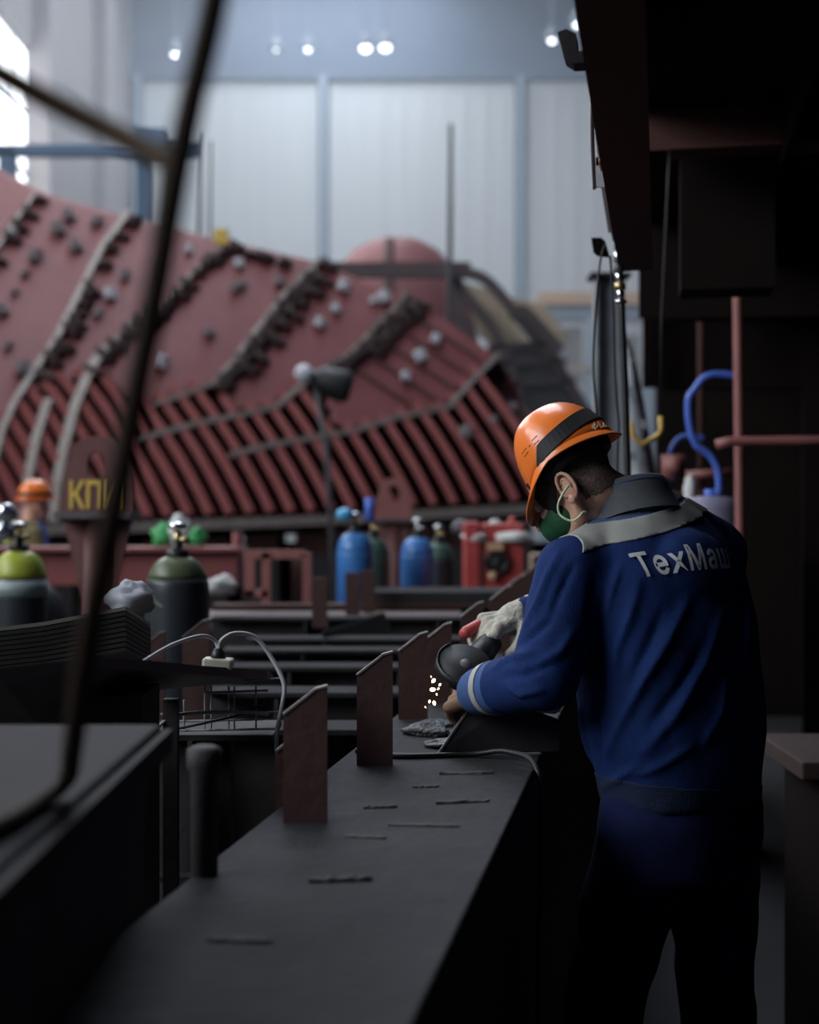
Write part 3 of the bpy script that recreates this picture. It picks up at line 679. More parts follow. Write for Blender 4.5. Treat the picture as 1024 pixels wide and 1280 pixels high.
for Y in (1.4, 4.4):
    q = E(Y, 3.2, 0); MB().box((q.x, q.y, 1.5), (.2, .2, 3.0)).build('prop', 'block_dark', bk)
# hook-shaped bulb bar at the girder edge
hk = []
for (px, py) in [(697, 40), (705, 72), (716, 79), (760, 76), (800, 72), (800, 66), (745, 62), (722, 64), (720, 42), (708, 36)]: hk.append(P(px, py, 2.62))
MB().prism(hk, (.01, .05, .0)).build('hook_bracket', 'steel_dark', bk)
MB().prism([P(739, 297, 4.3), P(752, 297, 4.3), P(758, 318, 4.3), P(742, 316, 4.3)], (.02, .06, 0)).build('hook_bracket', 'block_dark', bk)
# column behind the girder end
cl = thing('grey_column', 'grey steel column standing under the girder end', 'column', ((762-CX)/F*8.6, 8.6, 0))
xc = (761-CX)/F*8.6
MB().box((xc, 8.6, 1.47), (.14, .014, 2.9)).build('web', 'lug_grey', cl)
for d in (-.08, .08): MB().box((xc+d, 8.6, 1.47), (.014, .16, 2.9)).build('flange', 'lug_grey', cl)
MB().box((xc, 8.6, .012), (.26, .26, .024)).build('foot_plate', 'steel_dark', cl)
MB().box((xc, 8.6, 2.93), (.24, .24, .02)).build('cap_plate', 'steel_dark', cl)
# sheeting and clutter deeper in
def tubeT(name, pts, Y, r, m_, label, cat, n=6, group=None):
    q = [P(a[0], a[1], a[2] if len(a) > 2 else Y) for a in pts]
    return tag(MB().tube(spline(q, n) if n else q, r, 10).build(name, m_, None, True), label, cat, group)
tubeT('air_hose', [(777, 378), (779, 430), (782, 500), (785, 600), (790, 720), (800, 900), (815, 1180, 4.4)], 4.4, .0115, 'black_rubber', 'thick black air hose hanging straight down behind the worker', 'hose')
tubeT('hanging_cable', [(757, 305), (750, 330), (744, 400), (742, 460), (746, 520), (752, 640), (764, 900)], 4.3, .0035, 'black_rubber', 'thin black cable hanging in a long loop left of the hose', 'cable')
tubeT('hanging_cable', [(763, 320), (767, 380), (768, 440), (771, 500), (774, 535), (772, 600), (778, 900)], 4.35, .004, 'black_rubber', 'wavy black cable hanging against the grey column', 'cable')
fit = thing('air_fitting', 'chain of steel hose fittings on top of the black hose', 'fitting', P(773, 380, 4.4))
for py, r, h, m_ in [(322, .014, .04, 'chrome'), (335, .016, .03, 'steel_grey'), (347, .013, .03, 'chrome'), (358, .018, .022, 'brass'), (368, .013, .03, 'chrome'), (377, .018, .012, 'chrome')]:
    c = P(773+(py-322)*.06, py, 4.4); MB().lathe(c, [(r*.7, -h/2), (r, -h/3), (r, h/3), (r*.7, h/2)], 10).build('coupling', m_, fit, True)
MB().tube([P(773, 378, 4.4), P(771, 300, 4.42), P(768, 285, 4.42)], .008, 8).build('feed_pipe', 'steel_grey', fit, True)
MB().box(P(775, 322, 4.37), (.02, .01, .012)).build('valve_lever', 'machine_red', fit)
# conduits strapped along the girder edge
for i, (a, b_, r, m_) in enumerate([((738, 95, 2.9), (768, 300, 4.35), .006, 'steel_grey'), ((744, 150, 3.2), (762, 290, 4.3), .004, 'cable_grey'), ((741, 90, 2.9), (743, 235, 3.5), .005, 'cable_grey'), ((750, 200, 3.4), (772, 300, 4.4), .004, 'pipe_red')]):
    A, B = P(*a), P(*b_); mid = (A+B)/2+V((-.003, 0, .0))
    tag(MB().tube(spline([A, mid, B], 6), r, 8).build('conduit', m_, None, True), ['grey conduit running along the overhead girder edge', 'thin grey cable slung beside the girder conduit', 'short pale cable hanging off the girder edge', 'thin red wire along the girder end'][i], 'conduit')
for i, (px, py, Y) in enumerate([(797, 277, 5.2), (748, 215, 3.5)]):
    tag(MB().box(P(px, py, Y), (.03, .006, .075)).box(P(px, py-13, Y), (.012, .006, .02)).build('tag_plate', 'lug_pale'), ['pale tag plate hung inside the dark girder', 'pale tag plate hung at the girder edge'][i], 'tag')
# red pipes, blue hoses, yellow hook, barrel
tubeT('red_pipe', [(922, 300), (922, 380), (924, 560), (925, 700), (925, 940)], 6.2, .021, 'pipe_red', 'upright red pipe crossing in the dark bay', 'pipe', 0)
hp = tubeT('red_pipe', [(896, 556), (912, 552), (1000, 551), (1100, 550)], 6.08, .021, 'pipe_red', 'level red pipe crossing before the upright one', 'pipe', 0)
tubeT('red_pipe', [(876, 300), (876, 640)], 8.3, .02, 'block_brown', 'thin brown pipe deep in the dark bay', 'pipe', 0)
tubeT('red_pipe', [(856, 594), (920, 590)], 8.2, .022, 'pipe_red', 'short red pipe stub deep in the bay', 'pipe', 0)
tubeT('blue_hose', [(920, 470), (895, 468), (880, 473), (868, 488), (861, 500), (862, 530), (870, 555), (888, 570), (898, 590), (899, 618)], 6.3, .0165, 'hose_blue', 'bright blue hose looping from the red pipe to the barrel', 'hose')
tubeT('blue_hose', [(842, 600), (838, 570), (845, 552), (858, 545), (880, 548)], 7.6, .014, 'hose_blue', 'shorter blue hose deeper in the bay', 'hose')
tubeT('yellow_hook', [(788, 528, 5.6), (792, 545, 5.6), (802, 556, 5.6), (822, 545, 5.6), (827, 538, 5.6), (826, 520, 5.6)], 5.6, .0115, 'yellow_hookm', 'yellow bent hook hanging beside the black hose', 'hook', 0)
tubeT('hook_cable', [(826, 522), (827, 400), (834, 250), (840, 130)], 5.6, .004, 'black_rubber', 'thin black cable carrying the yellow hook', 'cable', 0)
br = thing('barrel', 'dusty violet grey plastic barrel under the blue hose', 'barrel', ((889-CX)/F*6.6, 6.55, 0))
bx, bz = (889-CX)/F*6.6, P(0, 620, 6.6).z
MB().lathe((bx, 6.6, 0), [(.11, .9), (.13, .93), (.133, 1.05), (.128, 1.1), (.133, 1.15), (.133, bz-.06), (.12, bz-.01), (.03, bz)], 24).build('drum', 'barrel', br, True)
MB().tube([(bx+.0, 6.6, bz-.01), (bx+.0, 6.6, bz+.03)], .03, 12).build('bung', 'hose_blue', br, True)
MB().box((bx, 6.6, .45), (.34, .34, .9)).build('stand', 'block_brown', br, bevel=.01)
lump('white_bottle', P(863, 612, 6.9), (.03, .03, .07), 'cloth_white', 'small white bottle beside the barrel', 'bottle', 40, .9)
tag(MB().box((P(863, 0, 6.9).x, 6.9, .78), (.2, .2, 1.56)).build('dark_cabinet', 'block_brown', None, bevel=.01), 'narrow dark cabinet beside the barrel', 'cabinet')
sh = thing('grey_tarp', 'pale grey plastic sheet hanging behind the black hose', 'sheet', P(795, 560, 7.5))
rings = []
for i in range(15):
    py = 420+i*20; cx = 780+(i/14)**.6*28; wv = 5+i*1.6
    rings.append([P(cx-wv+3*math.sin(i), py, 7.5), P(cx, py, 7.4+.05*math.sin(i*1.7)), P(cx+wv, py, 7.5), P(cx+wv, py, 7.51), P(cx, py, 7.42+.05*math.sin(i*1.7)), P(cx-wv+3*math.sin(i), py, 7.52)])
MB().loft(rings).build('sheet', 'lug_grey', sh, True)
for i, (px, py, Y, sx_, sz_, m_, lab) in enumerate([(845, 640, 8.4, .35, .3, 'block_brown', 'brown box deep in the dark bay'), (815, 640, 8.0, .2, .35, 'steel_grey', 'grey box behind the hanging sheet')]):
    zt = P(0, py-25, Y).z; xx = (px-CX)/F*Y
    tag(MB().box((xx, Y, zt/2), (sx_, .3, zt)).build('storage_box', m_, None, bevel=.01), lab, 'box')
tag(MB().ell(P(842, 583, 7.2), (.045, .045, .045)).box(P(842, 583, 7.25), (.12, .02, .12)).build('valve_knob', 'pipe_red', None, True), 'round pinkish valve knob in the dark bay', 'valve')
# ledge at the right
lg = thing('side_bench', 'low bench with a reddish brown timber edge at the right', 'bench', (1.25, 4.1, 0))
MB().box((1.55, 4.1, .845), (1.0, .5, .05)).build('bench_top', 'ledge', lg, bevel=.006)
for x in (1.15, 1.95): MB().box((x, 4.1, .41), (.06, .4, .82)).build('leg', 'block_dark', lg)

# ------------------------------------------------------------------ the worker
def frame_mat(l, f, u): return Matrix((l, f, u)).transposed()    # columns: left, forward, up
def ring_pts(c, l, f, w_, d, n=32, e=2.4):
    out = []
    for i in range(n):
        a = 2*math.pi*i/n; ca, sa = math.cos(a), math.sin(a)
        out.append(c+l*w_*math.copysign(abs(ca)**(2/e), ca)+f*d*math.copysign(abs(sa)**(2/e), sa))
    return out
def hand_prims(mb, wrist, d, n, thumb_side, curl, g=0.0, size=1.0):
    """wrist point, d = direction of the hand, n = palm normal (fingers curl toward it), thumb_side = direction of the thumb edge"""
    d = d.normalized(); n = (n-d*n.dot(d)).normalized(); sd = (thumb_side-d*thumb_side.dot(d)-n*thumb_side.dot(n)).normalized()
    L = .088*size
    for t in (-1, -.33, .33, 1):
        mb.cap(wrist+d*.012+sd*t*.020*size, wrist+d*L+sd*t*.030*size, .0145*size+g, .0115*size+g)
    mb.ell(wrist+d*L*.5+n*.004, (.034*size+g, .048*size+g, .015*size+g), frame_mat(sd, d, n))
    lens = [(.042, .026, .020), (.046, .030, .022), (.043, .028, .021), (.034, .020, .018)]
    for i, (a, b, c) in enumerate(lens):
        p = wrist+d*(L-.003)+sd*(.030-.020*i)*size; ang = 0
        for j, ln in enumerate((a, b, c)):
            ang += curl*(1, .95, .7)[j]*(1+.05*i)
            q = p+(d*math.cos(ang)+n*math.sin(ang))*ln*size
            mb.cap(p, q, (.0098-.0008*j)*size+g, (.0092-.0008*j)*size+g, 10); p = q
    p = wrist+d*.022*size+sd*.026*size; dirs = [(d*.5+sd*.75+n*.35), (d*.75+sd*.25+n*.65), (d*.65-sd*.15+n*.8)]
    for j, ln in enumerate((.042, .032, .026)):
        q = p+dirs[j].normalized()*ln*size; mb.cap(p, q, (.0130-.0014*j)*size+g, (.0118-.0014*j)*size+g, 10); p = q
HIPZ = .93
LF = V((-.82, -.572, 0)).normalized(); FW = V((-.572, .82, 0)).normalized(); UP = V((0, 0, 1))
# torso stations: centre, half width, half depth
ST = [(P(852, 1000, 3.06), .178, .135), (P(850, 965, 3.06), .185, .142), (P(843, 915, 3.065), .205, .160), (P(836, 850, 3.075), .212, .165),
      (P(828, 780, 3.085), .215, .163), (P(820, 715, 3.095), .212, .145), (P(816, 676, 3.105), .182, .118), (P(809, 645, 3.115), .130, .095), (P(800, 622, 3.125), .078, .075)]
shL = P(716, 716, 2.985); elL = P(682, 846, 2.93); wrL = P(597, 866, 3.115)
shR = P(888, 694, 3.235); elR = P(862, 868, 3.46); wrR = P(655, 770, 3.36)
handL_dir = (P(566, 872, 3.20)-wrL).normalized(); handR_dir = (P(592, 786, 3.29)-wrR).normalized()
hd = P(716, 606, 3.115)                          # head centre between the ears
yaw = math.radians(64); pit = math.radians(38)
HFh = V((-math.sin(yaw), math.cos(yaw), 0)); HF = HFh*math.cos(pit)-UP*math.sin(pit); HU = HFh*math.sin(pit)+UP*math.cos(pit); HL = HU.cross(HF)
RH = frame_mat(HL, HF, HU)
def hp_(l, f, u): return hd+HL*l+HF*f+HU*u
# --- body (skin): one continuous surface
body = MB()
body.ell(hp_(0, -.008, .035), (.076, .096, .088), RH, 16, 20)               # skull
body.ell(hp_(0, .035, -.035), (.058, .062, .075), RH, 16, 20)               # face
body.ell(hp_(0, .062, -.088), (.036, .036, .030), RH)                       # chin
body.ell(hp_(0, -.040, -.030), (.060, .050, .060), RH)                      # nape of the skull
body.cap(hp_(0, .097, .005), hp_(0, .113, -.028), .009, .014)               # nose
for sd in (-1, 1):
    body.ell(hp_(sd*.032, .082, .018), (.022, .012, .010), RH)              # brow
    body.ell(hp_(sd*.036, .068, -.022), (.022, .022, .018), RH)             # cheek bone
    body.cap(hp_(sd*.054, -.004, -.030), hp_(sd*.050, .010, -.068), .018, .016); body.cap(hp_(sd*.050, .010, -.068), hp_(sd*.028, .062, -.094), .016, .014)   # jaw line
body.ell(hp_(0, .094, -.056), (.024, .010, .010), RH)                       # lips
c7 = P(796, 622, 3.125)
body.cap(c7+FW*.01-UP*.03, hp_(0, -.036, -.045), .062, .055)                # neck
body.cap(c7+FW*.05-UP*.04, hp_(0, .0, -.07), .050, .046)
body.loft([ring_pts(c, LF, FW, w_*.80, d*.80) for c, w_, d in ST])
for (a, b, c, hdir, hn, ts) in [(shL, elL, wrL, handL_dir, V((.3, .5, -.6)), V((-.2, -.3, .9))), (shR, elR, wrR, handR_dir, V((-.3, .1, -.95)), V((-.1, -.9, .1)))]:
    body.cap(a, b, .056, .044); body.cap(b, c, .044, .030)
    hand_prims(body, c, hdir, hn, ts, .62)
hipc = P(853, 1010, 3.06); feet = []
for sd in (1, -1):
    hip = hipc+LF*sd*.085-UP*.02; kn = V((hip.x+LF.x*sd*.05, hip.y+LF.y*sd*.05, .50))+FW*(.10 if sd > 0 else .03); an = V((kn.x+LF.x*sd*.02, kn.y+LF.y*sd*.02, .10))-FW*.03
    feet.append((hip, kn, an)); body.cap(hip, kn, .080, .055); body.cap(kn, an, .052, .036); body.cap(an-UP*.045-FW*.03, an-UP*.055+FW*.15, .035, .03)
me = evalmesh(body, 'person', .0045, 9, .5)
# ears, built finely and joined to the same mesh
ear = MB()
for sd in (1, -1):
    ec = hp_(sd*.079, -.004, -.014); eo = (HL*sd*.92-HF*.38).normalized()
    helix = [ec+HF*(.017*math.cos(a)-.004)+HU*(.030*math.sin(a))+eo*(.011 if .3 < a < 4.6 else .006) for a in [(-.9+i*.40) for i in range(15)]]
    ear.tube(helix, [.0032+.0012*math.sin(i/14*math.pi) for i in range(15)], 8)
    anti = [ec+HF*(.009*math.cos(a)-.004)+HU*(.018*math.sin(a)+.0)+eo*.007 for a in [(.4+i*.45) for i in range(8)]]
    ear.tube(anti, .0026, 8)
    ear.ell(ec-HF*.003+eo*.001, (.008, .019, .031), frame_mat(eo, HF, HU))
    ear.ell(ec-HU*.028+HF*.004+eo*.006, (.005, .009, .010), frame_mat(eo, HF, HU))
    ear.ell(ec+HF*.013-HU*.004+eo*.006, (.004, .005, .007), frame_mat(eo, HF, HU))
bm = bmesh.new(); bm.from_mesh(me); em = ear.mesh('ear'); bm.from_mesh(em); bm.to_mesh(me); bm.free()
person = link('person', me, 'skin', None, True)
tag(person, 'worker in navy jacket and orange hard hat bending over a grinder', 'person')
# hair: short, taken from the skin of the head
def shell_from(me, cond, off, name, m_, parent, thick=None):
    bm = bmesh.new(); bm.from_mesh(me); bm.normal_update()
    bmesh.ops.delete(bm, geom=[f for f in bm.faces if not cond(f.calc_center_median())], context='FACES')
    bm.normal_update()
    for v in bm.verts: v.co += v.normal*off
    nm = bpy.data.meshes.new(name); bm.to_mesh(nm); bm.free(); nm.materials.clear()
    return link(name, nm, m_, parent, True)
def hair_c(p):
    q = p-hd; l, f, u = q.dot(HL), q.dot(HF), q.dot(HU)
    if (p-hd).length > .14 or abs(l) > .0765: return False
    n = noise.noise(p*60)*.006
    return f < -.020+n-.2*max(0, -u-.02)*0 and u > -.058+n-.35*(f+.09)*0 or (u > .02 and f < .07)
shell_from(me, hair_c, .0022, 'hair', 'hair', person)
for sd in (-1, 1): MB().ell(hp_(sd*.031, .080, .002), (.012, .012, .011), RH).build('eye', 'eye_white', person, True)

# --- hard hat
def hel(l, f, u): return hp_(l, f-.018, u+.031)
hr = []; nk = 48
def rim_lift(a):
    sa, ca = math.sin(a), math.cos(a)
    return .024*abs(ca)**1.5*(1 if sa < 0 else 1-.55*sa)-.016*max(0, sa)**2
def hel_r(a, th):      # dome point, a around, th from the rim (0) to the crown (pi/2)
    th = max(th, 0); ca, sa = math.cos(a), math.sin(a); ft = .100 if sa > 0 else .121
    c_ = math.cos(th)**.80
    return (.107*ca*c_, ft*sa*c_, rim_lift(a)*math.cos(th)**3+.147*math.sin(th)**.95)
for i in range(13):
    th = math.pi/2*i/12*.995
    hr.append([hel(*hel_r(2*math.pi*j/nk, th)) for j in range(nk)])
inner = []
for i in range(13):
    th = math.pi/2*i/12*.995
    inner.append([hel(*(x*.965 for x in hel_r(2*math.pi*j/nk, th))) for j in range(nk)])
hm = MB(); hm.loft(hr, cap=False); hm.loft(inner, cap=False); hm.add([hel(0, 0, .138), hel(0, 0, .133)], [])
top1 = [tuple(12*nk+j for j in range(nk))]; hm.f += top1; hm.f.append(tuple(25*nk+j for j in range(nk)))
for j in range(nk): hm.f.append((j, (j+1) % nk, 13*nk+(j+1) % nk, 13*nk+j))
hat = hm.build('hard_hat', 'helmet_orange', person, True)
# brim: a rim all round, drawn out to a dropped visor in front
br_o, br_i, br_t = [], [], []
for j in range(nk):
    a = 2*math.pi*j/nk; x, y, z = hel_r(a, 0); sa = math.sin(a); v_ = max(0, sa)**1.4; bck = max(0, -sa)**2
    k_ = 1+.03+.42*v_+.07*bck; dz = z-.006-.022*v_-.003*bck
    br_t.append(hel(x*.985, y*.985, z+.010)); br_o.append(hel(x*k_, y*k_, dz)); br_i.append(hel(x*.97, y*.97, z-.002))
off = -HU*.0035
brim = MB().loft([br_t, br_o, [p+off for p in br_o], br_i], cap=False).build('brim', 'helmet_orange', hat, True)
# black goggle strap round the shell
rows = [[], [], [], []]
for j in range(41):
    a = math.radians(149+j*(242/40)); sa = math.sin(a); fr = max(0, sa)
    lo = .031+.014*max(0, -sa)-.004*abs(math.cos(a))-.06*fr; hi = lo+.033-.064*fr+.0005; ks = -.03*fr
    for r_, u_, k_ in ((0, lo, 1.004), (1, hi, 1.004), (2, hi, 1.026), (3, lo, 1.026)):
        t0, t1 = 0.0, 1.4
        for _ in range(24):
            tm_ = (t0+t1)/2
            if hel_r(a, tm_)[2] < u_: t0 = tm_
            else: t1 = tm_
        q = hel_r(a, t0); k_ += ks; rows[r_].append(hel(q[0]*k_, q[1]*k_, min(u_, q[2]) if t0 < .01 else q[2]))
MB().loft([[rows[q][j] for q in range(4)] for j in range(41)]).build('goggle_strap', 'helmet_dark', hat)
# suspension band inside
su = []
for (k_, z) in ((.95, .045), (.95, .005), (.90, -.012), (.84, -.012), (.84, .045)):
    su.append([hel(hel_r(2*math.pi*j/nk, 0)[0]*k_*.93, hel_r(2*math.pi*j/nk, 0)[1]*k_*.93, z+(.0 if math.sin(2*math.pi*j/nk) < .2 else -.0)) for j in range(nk)])
MB().loft(su, cap=False).build('suspension_band', 'helmet_dark', hat, True)
# black flap before the ear: shade under the helmet built as a sheet
fl = []
for (u_, fa, fb_, lw) in ((.02, -.005, .085, .090), (-.02, .02, .088, .084), (-.05, .045, .086, .074), (-.085, .062, .082, .062)):
    fl.append([hel(lw, fa, u_), hel(lw*.93, (fa+fb_)/2, u_), hel(lw*.70, fb_, u_), hel(lw*.66, fb_-.002, u_), hel(lw*.89, (fa+fb_)/2, u_), hel(lw*.96, fa, u_)])
MB().loft(fl).build('side_flap', 'helmet_dark', hat, True)
# ventilation slots on the shell
hbvh = BVHTree.FromPolygons([v.co for v in hat.data.vertices], [tuple(p.vertices) for p in hat.data.polygons])
def on_hat(px, py):
    o_ = V((0, 0, EYE)); d_ = (P(px, py, 3)-o_).normalized(); r_ = hbvh.ray_cast(o_, d_)
    return r_[0], r_[1]
for (a, b_) in [((653, 567), (658, 560)), ((656, 571), (660.5, 564.5)), ((665, 551), (671.5, 544.5)), ((668, 556), (674, 550)), ((661.5, 558.5), (663, 556.5))]:
    pa, pb = on_hat(*a), on_hat(*b_)
    if pa[0] and pb[0]:
        MB().tube([pa[0], pb[0]], .0011, 6).build('vent_slot', 'helmet_dark', hat)
# scratched marks (hand lettering) on the rear rim
bb = BVHTree.FromPolygons([v.co for v in brim.data.vertices], [tuple(p.vertices) for p in brim.data.polygons])
sc_pts = [[(743, 543), (747, 541), (744, 546)], [(746, 538), (747, 547), (744, 540)], [(748, 546), (751, 537), (755, 545)], [(749, 543), (754, 542)], [(757, 544), (757, 539), (760, 543), (762, 538), (763, 543)], [(765, 538), (764, 543)]]
for pl in sc_pts:
    q = []
    for a in pl:
        o_ = V((0, 0, EYE)); d_ = (P(a[0]-3, a[1]-10, 3)-o_).normalized()
        c1 = bb.ray_cast(o_, d_); c2 = hbvh.ray_cast(o_, d_)
        c_ = min([c for c in (c1, c2) if c[0]], key=lambda c: c[3], default=None)
        if c_: q.append(c_[0])
    if len(q) > 1: MB().tube(q, .0013, 5).build('scratched_mark', 'scratch', hat)
# green half mask and its pale cord
mk = MB(); mk.ell(hp_(0, .064, -.050), (.056, .056, .050), RH, 14, 20); mk.ell(hp_(0, .088, -.044), (.036, .032, .036), RH)
for sd in (-1, 1): mk.ell(hp_(sd*.034, .052, -.046), (.030, .040, .042), RH)
mask = link('dust_mask', evalmesh(mk, 'dust_mask', .005, 3), 'mask_green', person, True)
MB().tube(spline([P(711, 607, 3.01), P(704, 617, 3.0), P(698, 630, 3.0), P(699, 641, 3.0), P(706, 648, 2.995), P(716, 651, 2.99), P(724, 646, 2.985), P(728, 641, 2.985), P(733, 640, 2.99)], 6), .0024, 8).build('mask_cord', 'cord_green', person, True)

# --- jacket
jk = MB()
jk.loft([ring_pts(c, LF, FW, w_, d) for c, w_, d in ST])
jk.cap(shL+UP*.0, elL, .078, .072, 20); jk.cap(elL, wrL+(elL-wrL)*.04, .071, .052, 20)
jk.cap(shR, elR, .083, .074, 20); jk.cap(elR, wrR+(elR-wrR)*.02, .072, .052, 20)
jk.cap(P(800, 645, 3.12), shL+(P(800, 645, 3.12)-shL)*.12, .050, .070, 20); jk.cap(P(812, 640, 3.12), shR+UP*.015, .062, .074, 20)
jk.ell(P(858, 720, 3.02), (.12, .075, .10), frame_mat(LF, FW, UP)); jk.ell(P(750, 735, 3.0), (.09, .07, .11), frame_mat(LF, FW, UP))
jme = evalmesh(jk, 'jacket', .008, 8, .5)
def cam_cast(bv, px, py):
    o_ = V((0, 0, EYE)); d_ = (P(px, py, 3)-o_).normalized(); r_ = bv.ray_cast(o_, d_); return r_[0], r_[1]
jb = BVHTree.FromPolygons([v.co.copy() for v in jme.vertices], [tuple(p.vertices) for p in jme.polygons])
# cloth folds: ridges (+) and furrows (-) pressed along lines on the surface
FOLD = [([(800, 722), (788, 770), (772, 810), (765, 850)], .010, .014), ([(862, 745), (835, 800), (805, 850), (778, 900), (755, 950)], .012, .016), ([(775, 705), (765, 740), (757, 770)], .009, .011),
        ([(905, 760), (880, 830), (840, 900), (800, 945)], .010, .018), ([(830, 760), (810, 810), (790, 850)], -.008, .014), ([(885, 800), (850, 860), (812, 910)], -.008, .016),
        ([(745, 720), (738, 760), (735, 800)], -.010, .013), ([(700, 690), (685, 720), (672, 755), (655, 785)], .009, .012), ([(718, 705), (700, 740), (690, 770)], -.008, .011),
        ([(690, 775), (660, 800), (630, 815)], -.010, .010), ([(668, 815), (640, 822), (612, 838)], .009, .010), ([(690, 830), (655, 845), (625, 845)], -.008, .010), ([(680, 862), (650, 868), (635, 858)], .008, .010), ([(715, 790), (700, 815), (672, 832)], .009, .012),
        ([(800, 955), (770, 975), (752, 985)], .008, .012), ([(870, 930), (830, 955), (790, 972)], .007, .012), ([(725, 880), (732, 920), (742, 960)], .009, .012), ([(745, 870), (750, 915), (755, 955)], -.008, .012),
        ([(925, 720), (935, 770), (930, 840)], .009, .014), ([(908, 850), (900, 890), (880, 930)], .009, .014)]
disp = [0.0]*len(jme.vertices)
from mathutils.kdtree import KDTree
kd = KDTree(len(jme.vertices))
for v in jme.vertices: kd.insert(v.co, v.index)
kd.balance()
for pl, amp, sig in FOLD:
    pts = [cam_cast(jb, *q)[0] for q in dens(pl, 3)]; pts = [p for p in pts if p is not None]; n = len(pts); best = {}
    for i, p in enumerate(pts):
        fade = math.sin(math.pi*(i+.5)/n)**.6
        for co, idx, d in kd.find_range(p, sig*2.4):
            val = amp*1.1*fade*math.exp(-(d/(sig*.68))**2)
            if abs(val) > abs(best.get(idx, 0)): best[idx] = val
    for k_, v_ in best.items(): disp[k_] += v_
nrm = [v.normal.copy() for v in jme.vertices]
for v in jme.vertices:
    n1 = noise.noise(v.co*9)*.004+noise.noise(V((v.co.x*30, v.co.y*30, v.co.z*12)))*.0016
    v.co += nrm[v.index]*(disp[v.index]+n1)
# split the cloth on planes into yoke, reflective band, body and cuffs
bm = bmesh.new(); bm.from_mesh(jme)
def cut(co, no): bmesh.ops.bisect_plane(bm, geom=bm.verts[:]+bm.edges[:]+bm.faces[:], plane_co=co, plane_no=no, dist=1e-5)
spine = (ST[-1][0]-ST[1][0]).normalized(); spine = (spine*.8+UP*.2).normalized()
bandn = (UP*.96+LF*.21).normalized()
B0 = P(800, 671, 2.99); B1 = B0+bandn*.038
B2 = B1+bandn*.006; cut(B0, bandn); cut(B1, bandn); cut(B2, bandn)
AS = P(741, 690, 2.9); asn = (LF*.80+UP*.52).normalized()                    # left armhole seam
AR = P(908, 668, 3.2); arn = (LF*-.8+UP*.52).normalized()
cut(AS, asn); cut(AR, arn)
fd = (wrL-elL).normalized(); C0 = wrL-fd*.062; C1 = wrL-fd*.044; C2 = wrL-fd*.085
cut(C0, fd); cut(C1, fd); cut(C2, fd)
WB = ST[0][0]+UP*.045; cut(WB, (UP*.97-LF*.10).normalized())
def nearest_limb(p):
    def sd_(a, b):
        ab = b-a; t_ = max(0, min(1, (p-a).dot(ab)/ab.length_squared)); return (p-(a+ab*t_)).length
    return sd_(elL, wrL)
for f in bm.faces:
    p = f.calc_center_median(); i_ = 0
    on_body = (p-AS).dot(asn) < 0 and (p-AR).dot(arn) < 0
    if on_body and (p-B0).dot(bandn) > 0: i_ = 2 if (p-B1).dot(bandn) < 0 else (3 if (p-B2).dot(bandn) < 0 else 1)
    if nearest_limb(p) < .085 and (p-elL).dot(fd) > .05:
        if (p-C0).dot(fd) > 0 and (p-C1).dot(fd) < 0: i_ = 5
        elif (p-C2).dot(fd) > 0: i_ = 3
    elif (p-WB).dot((UP*.97-LF*.10).normalized()) < 0 and p.z < 1.05: i_ = 4
    f.material_index = i_; f.smooth = True
mat('waistband', (.014, .022, .05), .9, bump=.3, bscale=200, spec=.15)
jme.materials.clear(); bm.to_mesh(jme); bm.free()
for k_ in ('navy', 'yoke_grey', 'reflective', 'cuff_blue', 'waistband', 'reflective'): jme.materials.append(M[k_])
def carve(idx, name, label, off):
    bm = bmesh.new(); bm.from_mesh(jme)
    bmesh.ops.delete(bm, geom=[f for f in bm.faces if f.material_index not in idx], context='FACES'); bm.normal_update()
    for v in bm.verts: v.co += v.normal*off
    nm = bpy.data.meshes.new(name); bm.to_mesh(nm); bm.free()
    for k_ in ('navy', 'yoke_grey', 'reflective', 'cuff_blue', 'waistband', 'reflective'): nm.materials.append(M[k_])
    o = link(name, nm, None, jacket, True); o['label'] = label
    sm = o.modifiers.new('solid', 'SOLIDIFY'); sm.thickness = .003; sm.offset = -1
    return o
jacket = link('jacket', jme, None, person, True)
jb = BVHTree.FromPolygons([v.co.copy() for v in jme.vertices], [tuple(p.vertices) for p in jme.polygons])
carve([2], 'reflective_band', 'pale grey reflective band', .0025); carve([1], 'yoke', 'grey shoulder yoke', .0012)
carve([5], 'cuff_stripe', 'pale reflective cuff stripe', .0025); carve([4], 'waistband', 'dark waistband', .0025)
# standing collar
cc = P(787, 628, 3.12); cn = (spine*.62-FW*-.30+UP*.4).normalized(); cl_ = LF; cf = cn.cross(cl_)*-1
cf = (FW-cn*FW.dot(cn)).normalized(); cl_ = cn.cross(cf)*-1
prof = [(.112, .096, -.045), (.100, .088, -.020), (.093, .083, .006), (.088, .079, .032), (.085, .076, .036), (.081, .072, .033), (.084, .074, .0)]
MB().loft([ring_pts(cc+cn*h-cf*.006, cl_, cf, a, b_, 40, 2.1) for a, b_, h in prof], cap=False).build('collar', 'yoke_grey', jacket, True)
pr2 = [(.0905, .0812, .022), (.0912, .082, .0235), (.0905, .0812, .025)]
MB().loft([ring_pts(cc+cn*h-cf*.006, cl_, cf, a, b_, 40, 2.1) for a, b_, h in pr2], cap=False).build('collar_piping', 'cuff_blue', jacket, True)
